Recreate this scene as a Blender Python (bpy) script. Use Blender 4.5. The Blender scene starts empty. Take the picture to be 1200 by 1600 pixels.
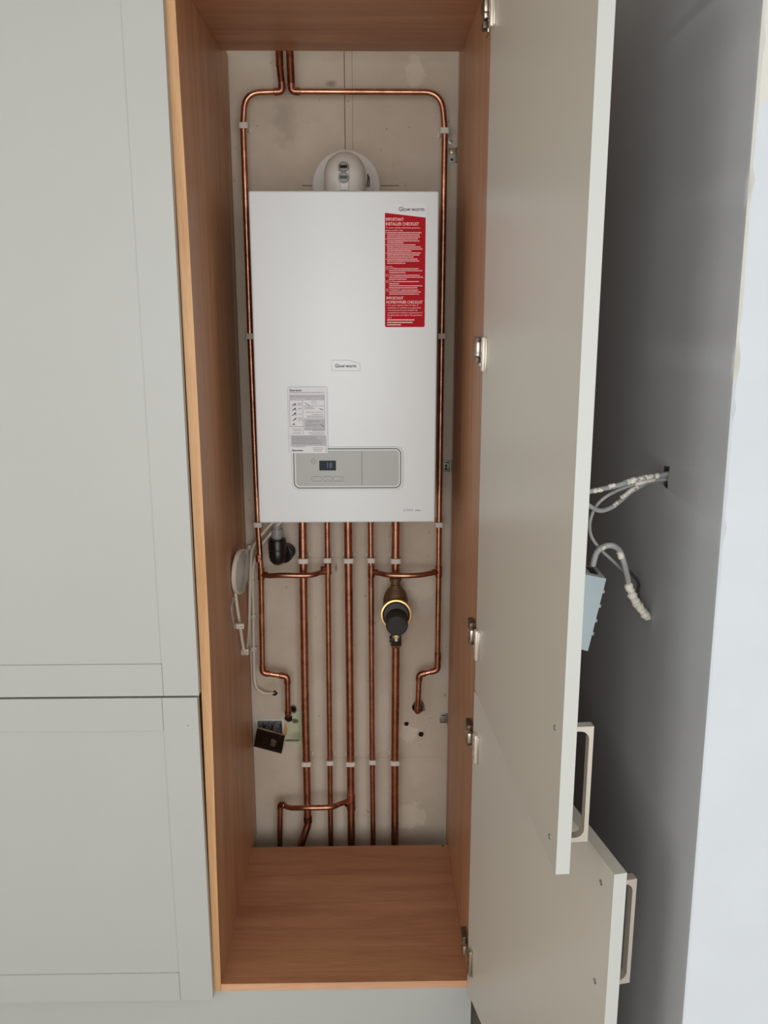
import bpy, bmesh, math, random
from mathutils import Vector, Matrix
random.seed(7)
scene = bpy.context.scene
V = Vector

# ------------------------------------------------------------------ camera
cam_data = bpy.data.cameras.new('camera')
cam = bpy.data.objects.new('camera', cam_data)
scene.collection.objects.link(cam)
scene.camera = cam
cam_data.sensor_fit = 'VERTICAL'
cam_data.sensor_height = 24.0
cam_data.lens = 24.0 * 1388.45 / 1600.0
cam_data.clip_start = 0.02
_p, _y, _r = .2299, .0184, -.0007
_f = V((math.sin(_y)*math.cos(_p), math.cos(_y)*math.cos(_p), -math.sin(_p)))
_rt = V((math.cos(_y), -math.sin(_y), 0)); _up = _rt.cross(_f)
_a, _b = math.cos(_r), math.sin(_r)
_rt, _up = _a*_rt + _b*_up, -_b*_rt + _a*_up
cam.matrix_world = Matrix(((_rt.x, _up.x, -_f.x, .3382), (_rt.y, _up.y, -_f.y, -1.7479),
                           (_rt.z, _up.z, -_f.z, 1.522), (0, 0, 0, 1)))

# ------------------------------------------------------------------ light
def area(name, loc, target, sx, sy, power, col):
    l = bpy.data.lights.new(name, 'AREA'); l.shape = 'RECTANGLE'; l.size = sx; l.size_y = sy
    l.energy = power; l.color = col
    o = bpy.data.objects.new(name, l); scene.collection.objects.link(o)
    o.location = loc
    o.rotation_euler = (V(target) - V(loc)).to_track_quat('-Z', 'Y').to_euler()
    return o
world = bpy.data.worlds.new('world'); scene.world = world
world.use_nodes = True
bg = world.node_tree.nodes['Background']
bg.inputs[0].default_value = (1.0, .95, .885, 1); bg.inputs[1].default_value = .46
area('daylight_window_left', (-2.5, -2.7, 1.15), (.2, 0, 1.0), 1.7, 1.9, 20, (.92, .97, 1.0))
area('daylight_front', (.35, -4.0, 1.25), (.3, 0, 1.1), 3.0, 2.3, 72, (.93, .97, 1.0))
area('daylight_window_right', (2.05, -3.2, .95), (.2, 0, 1.0), 1.7, 1.7, 16, (.90, .96, 1.0))
scene.view_settings.view_transform = 'Standard'
scene.view_settings.look = 'None'
scene.view_settings.exposure = 0.0
scene.view_settings.gamma = 1.0
scene.view_settings.use_curve_mapping = False

# ------------------------------------------------------------------ materials
def lin(c):
    return tuple(((x/255)/12.92 if x/255 <= .04045 else ((x/255+.055)/1.055)**2.4) for x in c)
MATT = ('red print', 'white lettering on red', 'black print', 'grey print', 'pale grey print', 'dark display', 'blue grey digit', 'button outline')
def newmat(name):
    m = bpy.data.materials.new(name); m.use_nodes = True
    nt = m.node_tree
    return m, nt, nt.nodes['Principled BSDF']
def pbr(name, rgb, rough=.5, metal=0, var=0.0, scale=20, bump=0.0, bscale=200, coat=0, alpha=None):
    m, nt, b = newmat(name)
    if name in MATT: b.inputs['Specular IOR Level'].default_value = .12; rough = .6
    n = nt.nodes; L = nt.links
    c = lin(rgb)
    b.inputs['Base Color'].default_value = (*c, 1)
    b.inputs['Roughness'].default_value = rough
    b.inputs['Metallic'].default_value = metal
    if coat: b.inputs['Coat Weight'].default_value = coat; b.inputs['Coat Roughness'].default_value = .08
    g = n.new('ShaderNodeNewGeometry')
    if var:
        t = n.new('ShaderNodeTexNoise'); t.inputs['Scale'].default_value = scale; t.inputs['Detail'].default_value = 6
        L.new(g.outputs['Position'], t.inputs['Vector'])
        r = n.new('ShaderNodeValToRGB')
        r.color_ramp.elements[0].position = .3; r.color_ramp.elements[1].position = .7
        r.color_ramp.elements[0].color = (*[x*(1-var) for x in c], 1)
        r.color_ramp.elements[1].color = (*[min(1, x*(1+var)) for x in c], 1)
        L.new(t.outputs['Fac'], r.inputs['Fac']); L.new(r.outputs['Color'], b.inputs['Base Color'])
    if bump:
        t = n.new('ShaderNodeTexNoise'); t.inputs['Scale'].default_value = bscale; t.inputs['Detail'].default_value = 4
        L.new(g.outputs['Position'], t.inputs['Vector'])
        u = n.new('ShaderNodeBump'); u.inputs['Strength'].default_value = bump; u.inputs['Distance'].default_value = .001
        L.new(t.outputs['Fac'], u.inputs['Height']); L.new(u.outputs['Normal'], b.inputs['Normal'])
    return m
def wood(name, dark, light, axis, rough=.45):
    m, nt, b = newmat(name); n = nt.nodes; L = nt.links
    g = n.new('ShaderNodeNewGeometry')
    mp = n.new('ShaderNodeMapping'); s = [1, 1, 1]; s['xyz'.index(axis)] = .07
    mp.inputs['Scale'].default_value = s
    L.new(g.outputs['Position'], mp.inputs['Vector'])
    t = n.new('ShaderNodeTexNoise'); t.inputs['Scale'].default_value = 22; t.inputs['Detail'].default_value = 8
    t.inputs['Roughness'].default_value = .62; t.inputs['Distortion'].default_value = .7
    L.new(mp.outputs['Vector'], t.inputs['Vector'])
    t2 = n.new('ShaderNodeTexNoise'); t2.inputs['Scale'].default_value = 240; t2.inputs['Detail'].default_value = 3
    L.new(mp.outputs['Vector'], t2.inputs['Vector'])
    a = n.new('ShaderNodeMath'); a.operation = 'MULTIPLY_ADD'; a.inputs[1].default_value = .35
    L.new(t2.outputs['Fac'], a.inputs[0]); L.new(t.outputs['Fac'], a.inputs[2])
    r = n.new('ShaderNodeValToRGB')
    r.color_ramp.elements[0].position = .50; r.color_ramp.elements[1].position = .85
    r.color_ramp.elements[0].color = (*lin(dark), 1); r.color_ramp.elements[1].color = (*lin(light), 1)
    L.new(a.outputs[0], r.inputs['Fac']); L.new(r.outputs['Color'], b.inputs['Base Color'])
    b.inputs['Roughness'].default_value = rough
    u = n.new('ShaderNodeBump'); u.inputs['Strength'].default_value = .08; u.inputs['Distance'].default_value = .0006
    L.new(a.outputs[0], u.inputs['Height']); L.new(u.outputs['Normal'], b.inputs['Normal'])
    return m
def copper_mat(name, clean, tarnish, rough=.3, bias=.5):
    m, nt, b = newmat(name); n = nt.nodes; L = nt.links
    g = n.new('ShaderNodeNewGeometry')
    t = n.new('ShaderNodeTexNoise'); t.inputs['Scale'].default_value = 28; t.inputs['Detail'].default_value = 8; t.inputs['Roughness'].default_value = .7
    L.new(g.outputs['Position'], t.inputs['Vector'])
    r = n.new('ShaderNodeValToRGB')
    r.color_ramp.elements[0].position = bias-.14; r.color_ramp.elements[1].position = bias+.14
    r.color_ramp.elements[0].color = (*lin(tarnish), 1); r.color_ramp.elements[1].color = (*lin(clean), 1)
    L.new(t.outputs['Fac'], r.inputs['Fac']); L.new(r.outputs['Color'], b.inputs['Base Color'])
    b.inputs['Metallic'].default_value = 1; b.inputs['Roughness'].default_value = rough
    q = n.new('ShaderNodeMapRange'); q.inputs['To Min'].default_value = rough+.12; q.inputs['To Max'].default_value = rough-.06
    L.new(t.outputs['Fac'], q.inputs['Value']); L.new(q.outputs['Result'], b.inputs['Roughness'])
    return m
def glass_mat(name, rgb=(225, 228, 225)):
    m, nt, b = newmat(name)
    b.inputs['Base Color'].default_value = (*lin(rgb), 1); b.inputs['Roughness'].default_value = .12
    b.inputs['Transmission Weight'].default_value = .8; b.inputs['IOR'].default_value = 1.3
    return m
def wall_mat(name):
    """stained skim plaster with board joints, smears, patches"""
    m, nt, b = newmat(name); n = nt.nodes; L = nt.links
    g = n.new('ShaderNodeNewGeometry')
    base = lin((206, 190, 171))
    t = n.new('ShaderNodeTexNoise'); t.inputs['Scale'].default_value = 5; t.inputs['Detail'].default_value = 9; t.inputs['Roughness'].default_value = .65
    L.new(g.outputs['Position'], t.inputs['Vector'])
    r = n.new('ShaderNodeValToRGB')
    r.color_ramp.elements[0].position = .3; r.color_ramp.elements[1].position = .72
    r.color_ramp.elements[0].color = (*lin((194, 177, 157)), 1); r.color_ramp.elements[1].color = (*lin((211, 197, 180)), 1)
    L.new(t.outputs['Fac'], r.inputs['Fac'])
    col = r.outputs['Color']
    # small dirt specks
    v = n.new('ShaderNodeTexNoise'); v.inputs['Scale'].default_value = 60; v.inputs['Detail'].default_value = 3
    L.new(g.outputs['Position'], v.inputs['Vector'])
    def mix(fac, rgb):
        nonlocal col
        x = n.new('ShaderNodeMix'); x.data_type = 'RGBA'
        L.new(fac, x.inputs[0]); L.new(col, x.inputs[6]); x.inputs[7].default_value = (*lin(rgb), 1)
        col = x.outputs[2]
    s = n.new('ShaderNodeMapRange'); s.inputs['From Min'].default_value = .70; s.inputs['From Max'].default_value = .76; s.inputs['To Max'].default_value = .45
    L.new(v.outputs['Fac'], s.inputs['Value']); mix(s.outputs['Result'], (96, 82, 68))
    sep = n.new('ShaderNodeSeparateXYZ'); L.new(g.outputs['Position'], sep.inputs[0])
    w = n.new('ShaderNodeTexNoise'); w.inputs['Scale'].default_value = 45; w.inputs['Detail'].default_value = 5
    L.new(g.outputs['Position'], w.inputs['Vector'])
    def blob(p, rx, rz, rgb, amt, soft=.5, ragged=.6):
        sx = n.new('ShaderNodeMath'); sx.operation = 'SUBTRACT'; sx.inputs[1].default_value = p[0]; L.new(sep.outputs[0], sx.inputs[0])
        sz = n.new('ShaderNodeMath'); sz.operation = 'SUBTRACT'; sz.inputs[1].default_value = p[2]; L.new(sep.outputs[2], sz.inputs[0])
        cx = n.new('ShaderNodeCombineXYZ')
        mx = n.new('ShaderNodeMath'); mx.operation = 'DIVIDE'; mx.inputs[1].default_value = rx; L.new(sx.outputs[0], mx.inputs[0])
        mz = n.new('ShaderNodeMath'); mz.operation = 'DIVIDE'; mz.inputs[1].default_value = rz; L.new(sz.outputs[0], mz.inputs[0])
        L.new(mx.outputs[0], cx.inputs[0]); L.new(mz.outputs[0], cx.inputs[2])
        ln = n.new('ShaderNodeVectorMath'); ln.operation = 'LENGTH'; L.new(cx.outputs[0], ln.inputs[0])
        ad = n.new('ShaderNodeMath'); ad.operation = 'MULTIPLY_ADD'; ad.inputs[1].default_value = ragged*2
        L.new(w.outputs['Fac'], ad.inputs[0]); L.new(ln.outputs['Value'], ad.inputs[2])
        q = n.new('ShaderNodeMapRange'); q.interpolation_type = 'SMOOTHSTEP'
        q.inputs['From Min'].default_value = 1+ragged; q.inputs['From Max'].default_value = 1+ragged-soft
        q.inputs['To Max'].default_value = amt
        L.new(ad.outputs[0], q.inputs['Value']); mix(q.outputs['Result'], rgb)
    blob((0.4574, 0.6400, 2.0819), .028, .04, (222, 208, 188), .55, .3)
    blob((0.1352, 0.6400, 1.9734), .04, .09, (128, 114, 100), .35, .9)
    blob((0.2512, 0.6400, 2.0548), .022, .012, (105, 92, 80), .6, .9)
    blob((0.1385, 0.6400, 0.3111), .042, .075, (190, 202, 164), .85, .35)
    blob((0.1250, 0.6400, 0.2909), .026, .022, (150, 150, 122), .75, .8)
    blob((0.1176, 0.6400, 0.3762), .014, .016, (58, 46, 36), .95, .5)
    blob((0.1223, 0.6400, 0.3377), .013, .011, (72, 60, 48), .9, .5)
    blob((0.1096, 0.6400, 0.2767), .03, .006, (92, 82, 68), .85, .5)
    blob((0.0937, 0.6400, 0.3116), .005, .022, (204, 158, 78), .9, .2, .1)
    blob((0.2477, 0.6400, 0.8037), .006, .02, (110, 92, 74), .6, .8)
    blob((0.4812, 0.6400, 0.7496), .05, .06, (224, 210, 190), .5, .4)
    blob((0.4584, 0.6400, 0.0253), .05, .05, (226, 210, 190), .6, .25)
    blob((0.4530, 0.6400, 0.2977), .035, .03, (228, 214, 194), .6, .3)
    blob((0.4842, 0.6400, 0.3827), .021, .023, (78, 64, 50), .9, .35)
    blob((0.4907, 0.6400, 0.2892), .018, .019, (196, 182, 160), .6, .25)
    blob((0.0585, 0.6400, 0.4488), .030, .020, (176, 160, 128), .5, .8)
    blob((0.4542, 0.6400, 0.7309), .03, .02, (226, 214, 196), .5, .4)
    blob((0.4143, 0.6400, 0.7914), .02, .02, (120, 104, 90), .5, .8)
    # board joints: thin lines
    def line(axis, at, half, lo, hi, amt, rgb=(84, 70, 58), lo2=None, hi2=None):
        o = 0 if axis == 'x' else 2; o2 = 2-o
        a = n.new('ShaderNodeMath'); a.operation = 'SUBTRACT'; a.inputs[1].default_value = at; L.new(sep.outputs[o], a.inputs[0])
        a2 = n.new('ShaderNodeMath'); a2.operation = 'ABSOLUTE'; L.new(a.outputs[0], a2.inputs[0])
        a3 = n.new('ShaderNodeMath'); a3.operation = 'LESS_THAN'; a3.inputs[1].default_value = half; L.new(a2.outputs[0], a3.inputs[0])
        b1 = n.new('ShaderNodeMath'); b1.operation = 'GREATER_THAN'; b1.inputs[1].default_value = lo; L.new(sep.outputs[o2], b1.inputs[0])
        b2 = n.new('ShaderNodeMath'); b2.operation = 'LESS_THAN'; b2.inputs[1].default_value = hi; L.new(sep.outputs[o2], b2.inputs[0])
        c1 = n.new('ShaderNodeMath'); c1.operation = 'MULTIPLY'; L.new(a3.outputs[0], c1.inputs[0]); L.new(b1.outputs[0], c1.inputs[1])
        c2 = n.new('ShaderNodeMath'); c2.operation = 'MULTIPLY'; L.new(c1.outputs[0], c2.inputs[0]); L.new(b2.outputs[0], c2.inputs[1])
        c3 = n.new('ShaderNodeMath'); c3.operation = 'MULTIPLY'; c3.inputs[1].default_value = amt; L.new(c2.outputs[0], c3.inputs[0])
        mix(c3.outputs[0], rgb)
    line('x', (0.2850, 0.6400, 2.0256)[0], .0011, 1.80, 2.3, .85)
    line('x', (0.3041, 0.6400, 2.0257)[0], .0009, 1.80, 2.3, .40)
    line('z', (0.1878, 0.6400, 1.8148)[2], .0011, (0.1748, 0.6400, 1.8148)[0], (0.4202, 0.6400, 1.8152)[0], .85)
    line('z', (0.3061, 0.6400, 0.2189)[2], .0008, .09, .56, .22)
    line('z', (0.3106, 0.6400, 0.8331)[2], .0008, .11, .45, .20)
    L.new(col, b.inputs['Base Color'])
    b.inputs['Roughness'].default_value = .85
    u = n.new('ShaderNodeBump'); u.inputs['Strength'].default_value = .25; u.inputs['Distance'].default_value = .002
    L.new(t.outputs['Fac'], u.inputs['Height']); L.new(u.outputs['Normal'], b.inputs['Normal'])
    return m

M = {}
M['wall'] = wall_mat('stained plaster')
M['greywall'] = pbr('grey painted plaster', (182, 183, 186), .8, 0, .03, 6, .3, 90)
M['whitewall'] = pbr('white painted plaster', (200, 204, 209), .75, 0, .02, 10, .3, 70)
M['ceiling'] = pbr('white ceiling paint', (225, 223, 218), .9)
M['floor'] = pbr('pale floor', (170, 160, 148), .6, 0, .08, 5)
M['door'] = pbr('grey satin paint', (182, 182, 177), .38, 0, .012, 4, .03, 300)
M['doorback'] = pbr('grey melamine', (200, 194, 181), .34, 0, .012, 4)
M['dooredge'] = pbr('door edge lacquer', (192, 193, 187), .4)
M['nibfill'] = pbr('cream filler at corner', (208, 205, 197), .85, 0, .03, 40, .5, 90)
M['woodz'] = wood('beech veneer upright', (164, 115, 81), (190, 141, 104), 'z', .42)
M['woodx'] = wood('beech veneer across', (162, 109, 76), (190, 137, 101), 'x', .42)
M['edge'] = wood('edge banding', (196, 146, 98), (224, 178, 130), 'z', .5)
M['edgex'] = wood('edge banding across', (200, 148, 112), (222, 172, 134), 'x', .5)
M['boiler'] = pbr('white enamel', (229, 232, 232), .36)
M['ctlgrey'] = pbr('grey control fascia', (172, 172, 167), .4)
M['ctllight'] = pbr('light grey rim', (208, 210, 208), .35)
M['ctldark'] = pbr('dark joint', (84, 86, 84), .6)
M['lcd'] = pbr('dark display', (52, 58, 62), .2)
M['digit'] = pbr('blue grey digit', (118, 132, 158), .4)
M['btnline'] = pbr('button outline', (132, 133, 128), .5)
M['paper'] = pbr('white sticker', (226, 224, 226), .5)
M['papergrey'] = pbr('pale grey print', (190, 189, 192), .6)
M['red'] = pbr('red print', (178, 22, 34), .42)
M['pink'] = pbr('white lettering on red', (246, 196, 196), .5)
M['black'] = pbr('black print', (38, 36, 36), .5)
M['greyprint'] = pbr('grey print', (138, 136, 138), .6)
M['flue'] = pbr('white flue plastic', (222, 219, 210), .4)
M['copper'] = copper_mat('copper', (206, 152, 124), (156, 102, 78), .27, .46)
M['copperold'] = copper_mat('tarnished copper', (150, 84, 56), (86, 50, 38), .42, .5)
M['fitting'] = copper_mat('copper fitting', (196, 138, 110), (134, 84, 64), .32, .5)
M['solder'] = pbr('solder', (188, 160, 140), .35, 1)
M['brass'] = pbr('brass', (206, 170, 112), .32, 1, .1, 60)
M['brassdull'] = pbr('dull brown brass', (120, 94, 66), .55, .6, .15, 40)
M['clip'] = pbr('white plastic clip', (216, 206, 194), .45)
M['blackplastic'] = pbr('black plastic', (24, 23, 22), .3)
M['darkgrey'] = pbr('dark grey plastic', (50, 46, 44), .55)
M['greyplastic'] = pbr('grey waste pipe', (150, 148, 144), .4)
M['cable'] = pbr('white cable sheath', (222, 212, 196), .45)
M['greycable'] = pbr('grey cable sheath', (158, 158, 155), .4, 0, .12, 60)
M['darkcable'] = pbr('dark cable sheath', (70, 70, 70), .4)
M['plaster'] = pbr('dried plaster', (228, 222, 208), .9, 0, .08, 80, .8, 200)
M['steel'] = pbr('zinc plated steel', (176, 176, 168), .35, 1, .08, 90)
M['galv'] = pbr('galvanised steel', (150, 148, 138), .5, .8, .12, 120)
M['hinge'] = pbr('nickel hinge', (206, 196, 180), .3, 1)
M['hingelight'] = pbr('pale hinge cup', (222, 212, 198), .3, .35)
M['handle'] = pbr('brushed nickel', (212, 203, 192), .34, .6)
M['mech'] = pbr('dull nickel', (112, 98, 84), .4, .8)
M['darkhole'] = pbr('rough masonry', (74, 62, 50), .95, 0, .3, 90, .8, 120)
M['bronze'] = pbr('dark bronze plate', (44, 32, 24), .28, .5)
M['bluebox'] = pbr('pale blue grey plastic', (176, 190, 194), .5)
M['boxgrey'] = pbr('grey box side', (168, 168, 164), .5)
M['lens'] = pbr('grey ribbed plastic', (166, 162, 154), .4)
M['clear'] = glass_mat('clear plastic')

# ------------------------------------------------------------------ helpers
WL = {}
def wloc(o): return WL.get(o.name, V((0, 0, 0)))
def tag(o, label=None, cat=None, group=None, kind=None):
    if label: o['label'] = label
    if cat: o['category'] = cat
    if group: o['group'] = group
    if kind: o['kind'] = kind
    return o
def thing(name, loc, label, cat, group=None):
    o = bpy.data.objects.new(name, None); scene.collection.objects.link(o)
    o.empty_display_size = .05
    o.location = loc; WL[o.name] = V(loc)
    return tag(o, label, cat, group)
def obj(name, bm, mats, parent=None, smooth=True, angle=35):
    """link a bmesh written in world coordinates as ONE object whose origin is at its centre"""
    if not isinstance(mats, (list, tuple)): mats = [mats]
    bmesh.ops.recalc_face_normals(bm, faces=bm.faces)
    me = bpy.data.meshes.new(name)
    vs = [v.co for v in bm.verts]
    c = V([(min(v[i] for v in vs) + max(v[i] for v in vs))/2 for i in range(3)])
    if parent is None: c.z = min(v.z for v in vs)
    for v in bm.verts: v.co -= c
    bm.to_mesh(me); bm.free()
    for m in mats: me.materials.append(m)
    o = bpy.data.objects.new(name, me); scene.collection.objects.link(o)
    WL[o.name] = c.copy()
    if parent is not None:
        o.parent = parent; o.location = c - wloc(parent)
    else: o.location = c
    if smooth:
        for p in me.polygons: p.use_smooth = True
        try: me.set_sharp_from_angle(angle=math.radians(angle))
        except Exception: pass
    return o
def NB(): return bmesh.new()
def box(bm, x0, x1, y0, y1, z0, z1, bev=0, seg=2, mi=0):
    pts = [(x, y, z) for x in (x0, x1) for y in (y0, y1) for z in (z0, z1)]
    return hexa(bm, pts, bev, seg, mi)
def hexa(bm, pts, bev=0, seg=2, mi=0):
    vs = [bm.verts.new(p) for p in pts]
    fs = [bm.faces.new([vs[i] for i in f]) for f in ((0, 1, 3, 2), (4, 6, 7, 5), (0, 4, 5, 1), (2, 3, 7, 6), (0, 2, 6, 4), (1, 5, 7, 3))]
    for f in fs: f.material_index = mi
    if bev:
        es = list({e for f in fs for e in f.edges})
        r = bmesh.ops.bevel(bm, geom=es, offset=bev, segments=seg, affect='EDGES', profile=.5, material=mi)
    return fs
def obox(bm, o, u, v, w, a0, a1, b0, b1, c0, c1, bev=0, mi=0):
    """box in a local frame o + a*u + b*v + c*w"""
    o, u, v, w = V(o), V(u), V(v), V(w)
    pts = [o + a*u + b*v + c*w for a in (a0, a1) for b in (b0, b1) for c in (c0, c1)]
    return hexa(bm, pts, bev, 2, mi)
def frame(d):
    d = V(d).normalized()
    a = V((0, 0, 1)) if abs(d.z) < .9 else V((1, 0, 0))
    u = d.cross(a).normalized(); return u, d.cross(u).normalized(), d
def lathe(bm, o, d, prof, seg=32, mi=0):
    """prof: list of (distance along d, radius)"""
    u, v, d = frame(d); o = V(o); rings = []
    for t, r in prof:
        if r < 1e-6: rings.append([bm.verts.new(o + d*t)])
        else: rings.append([bm.verts.new(o + d*t + r*(u*math.cos(2*math.pi*i/seg) + v*math.sin(2*math.pi*i/seg))) for i in range(seg)])
    for A, B in zip(rings, rings[1:]):
        for i in range(seg):
            j = (i+1) % seg
            if len(A) == 1 and len(B) == 1: continue
            if len(A) == 1: f = bm.faces.new((A[0], B[i], B[j]))
            elif len(B) == 1: f = bm.faces.new((A[i], A[j], B[0]))
            else: f = bm.faces.new((A[i], A[j], B[j], B[i]))
            f.material_index = mi
def cyl(bm, a, b, r, seg=24, mi=0, r2=None):
    a, b = V(a), V(b); l = (b-a).length
    lathe(bm, a, b-a, [(0, 0), (0, r), (l, r if r2 is None else r2), (l, 0)], seg, mi)
def fillet(pts, rad, n=8):
    """polyline with rounded corners; rad number or list"""
    pts = [V(p) for p in pts]; out = [pts[0]]
    for i in range(1, len(pts)-1):
        r = rad[i-1] if isinstance(rad, (list, tuple)) else rad
        a, p, b = pts[i-1], pts[i], pts[i+1]
        d1, d2 = (a-p).normalized(), (b-p).normalized()
        ang = d1.angle(d2)
        if ang > math.pi-.02 or r <= 0: out.append(p); continue
        t = min(r/math.tan(ang/2), (a-p).length*.49, (b-p).length*.49)
        q0, q1 = p+d1*t, p+d2*t
        for k in range(n+1):
            s = k/n; out.append(q0*(1-s)**2 + p*2*s*(1-s) + q1*s*s)
    out.append(pts[-1]); return out
def smooth_path(pts, n=8):
    """Catmull-Rom through the points"""
    P = [V(p) for p in pts]; P = [P[0]*2-P[1]] + P + [P[-1]*2-P[-2]]; out = []
    for i in range(1, len(P)-2):
        for k in range(n):
            t = k/n
            out.append(.5*((2*P[i]) + (-P[i-1]+P[i+1])*t + (2*P[i-1]-5*P[i]+4*P[i+1]-P[i+2])*t*t + (-P[i-1]+3*P[i]-3*P[i+1]+P[i+2])*t**3))
    out.append(P[-2]); return out
def tube(bm, pts, r, seg=16, mi=0, jitter=0):
    pts = [V(p) for p in pts]
    u = None; rings = []
    for i, p in enumerate(pts):
        t = ((pts[i+1]-p) if i == 0 else (p-pts[i-1]) if i == len(pts)-1 else (pts[i+1]-pts[i-1])).normalized()
        if u is None: u = frame(t)[0]
        u = (u - t*u.dot(t)).normalized(); v = t.cross(u)
        rr = (r[i] if isinstance(r, (list, tuple)) else r)
        rings.append([bm.verts.new(p + rr*(1+random.uniform(-jitter, jitter))*(u*math.cos(2*math.pi*k/seg)+v*math.sin(2*math.pi*k/seg))) for k in range(seg)])
    for A, B in zip(rings, rings[1:]):
        for k in range(seg):
            j = (k+1) % seg; bm.faces.new((A[k], A[j], B[j], B[k])).material_index = mi
    for R_ in (rings[0], rings[-1]): bm.faces.new(R_).material_index = mi
def poly_prism(bm, pts, n, t, mi=0):
    """extrude a planar outline by t along n"""
    n = V(n).normalized()
    A = [bm.verts.new(V(p)) for p in pts]; B = [bm.verts.new(V(p)+n*t) for p in pts]
    bm.faces.new(A).material_index = mi; bm.faces.new(B[::-1]).material_index = mi
    for i in range(len(A)):
        j = (i+1) % len(A); bm.faces.new((A[i], B[i], B[j], A[j])).material_index = mi
def rrect(x0, x1, z0, z1, r, n=6):
    out = []
    for cx, cz, a0 in ((x1-r, z1-r, 0), (x0+r, z1-r, 90), (x0+r, z0+r, 180), (x1-r, z0+r, 270)):
        for k in range(n+1):
            a = math.radians(a0+90*k/n); out.append((cx+r*math.cos(a), cz+r*math.sin(a)))
    return out
def ring_plate(bm, outer, inner, y0, y1, mi=0):
    """frame between two outlines with the same count, in the xz plane from y0 to y1"""
    n = len(outer)
    g = [[bm.verts.new((p[0], y, p[1])) for p in o] for o in (outer, inner) for y in (y0, y1)]
    oA, oB, iA, iB = g
    for i in range(n):
        j = (i+1) % n
        for a, b in ((oA, iA), (iA, iB), (iB, oB), (oB, oA)):
            bm.faces.new((a[i], a[j], b[j], b[i])).material_index = mi
def text(bm, s, o, h, width=None, u=(1, 0, 0), w=(0, 0, 1), depth=.0002, align='LEFT', mi=0, bold=0):
    """letters of cap height h standing on point o, reading along u"""
    cu = bpy.data.curves.new('t', 'FONT'); cu.body = s; cu.size = h/.7; cu.resolution_u = 2; cu.extrude = 0
    cu.offset = bold*h; cu.align_x = 'LEFT'
    ob = bpy.data.objects.new('t', cu); scene.collection.objects.link(ob)
    dg = bpy.context.evaluated_depsgraph_get(); me = bpy.data.meshes.new_from_object(ob.evaluated_get(dg))
    u, w, o = V(u).normalized(), V(w).normalized(), V(o); nrm = u.cross(w)
    if me.vertices:
        x0 = min(v.co.x for v in me.vertices); x1 = max(v.co.x for v in me.vertices)
        sc = (width/(x1-x0)) if width else 1
        sh = 0 if align == 'LEFT' else -(x1-x0)*sc/2
        vs = [bm.verts.new(o + u*((v.co.x-x0)*sc+sh) + w*v.co.y + nrm*depth) for v in me.vertices]
        for p in me.polygons:
            try: bm.faces.new([vs[i] for i in p.vertices]).material_index = mi
            except ValueError: pass
    bpy.data.objects.remove(ob); bpy.data.curves.remove(cu); bpy.data.meshes.remove(me)
def dashes(bm, x0, x1, z, h, y, mi=0, wl=(.0012, .0045), gap=.0006):
    """a line of print too small to read: short strokes"""
    x = x0
    while x < x1:
        l = random.uniform(*wl); e = min(x+l, x1)
        vs = [bm.verts.new(p) for p in ((x, y, z), (e, y, z), (e, y, z+h), (x, y, z+h))]
        bm.faces.new(vs).material_index = mi; x = e+gap
def boolean_cut(o, cutters):
    for i, c in enumerate(cutters):
        m = o.modifiers.new('b%d' % i, 'BOOLEAN'); m.operation = 'DIFFERENCE'; m.object = c; m.solver = 'EXACT'
    bpy.context.view_layer.update()
    dg = bpy.context.evaluated_depsgraph_get()
    me = bpy.data.meshes.new_from_object(o.evaluated_get(dg))
    o.modifiers.clear(); old = o.data; o.data = me; bpy.data.meshes.remove(old)
    for c in cutters: bpy.data.objects.remove(c)
def cutter(bm, mat):
    me = bpy.data.meshes.new('cut'); bmesh.ops.recalc_face_normals(bm, faces=bm.faces)
    for f in bm.faces: f.material_index = 0
    bm.to_mesh(me); bm.free(); me.materials.append(mat)
    c = bpy.data.objects.new('cut', me); scene.collection.objects.link(c); return c
def ragged_hole(p, r, d, depth, mat, seg=14, rag=.18):
    u, v, d = frame(d); p = V(p) - d*.01; bm = NB(); A = []; B = []
    for i in range(seg):
        k = r*(1+random.uniform(-rag, rag)); q = u*math.cos(2*math.pi*i/seg)*k + v*math.sin(2*math.pi*i/seg)*k
        A.append(bm.verts.new(p+q)); B.append(bm.verts.new(p+q*.8+d*(depth+.01)))
    bm.faces.new(A); bm.faces.new(B)
    for i in range(seg): bm.faces.new((A[i], A[(i+1) % seg], B[(i+1) % seg], B[i]))
    return cutter(bm, mat)

# ------------------------------------------------------------------ the room
FL = -.15
b = NB(); box(b, -2.4, 2.4, -4.2, .74, FL-.05, FL); tag(obj('floor', b, M['floor'], smooth=False), kind='structure')
b = NB(); box(b, -2.4, 2.4, -4.2, .74, 2.62, 2.67); tag(obj('ceiling', b, M['ceiling'], smooth=False), kind='structure')
b = NB(); box(b, -2.4, 2.4, .64, .74, FL, 2.62)
wb = tag(obj('wall_back', b, [M['wall'], M['darkhole']], smooth=False), kind='structure')
cuts = []
BX0, BX1, BZ1, BZ0 = (0.0127, 0.6400, 0.3429)[0], (0.0852, 0.6400, 0.3421)[0], (0.0126, 0.6400, 0.3418)[2], (0.0104, 0.6400, 0.2736)[2]
c_ = NB(); box(c_, BX0, BX1, .60, .675, BZ0, BZ1); cuts.append(cutter(c_, M['darkhole']))
for p, r in (((0.4472, 0.6400, 0.3264), .0075), ((0.4906, 0.6400, 0.2932), .0085), ((0.4787, 0.6400, 0.3747), .017), ((0.0653, 0.6400, 0.4268), .0085), ((0.1039, 0.6400, 0.3480), .012), ((0.1176, 0.6400, 0.3762), .008)):
    cuts.append(ragged_hole(p, r, (0, 1, 0), .045, M['darkhole']))
boolean_cut(wb, cuts)

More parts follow.
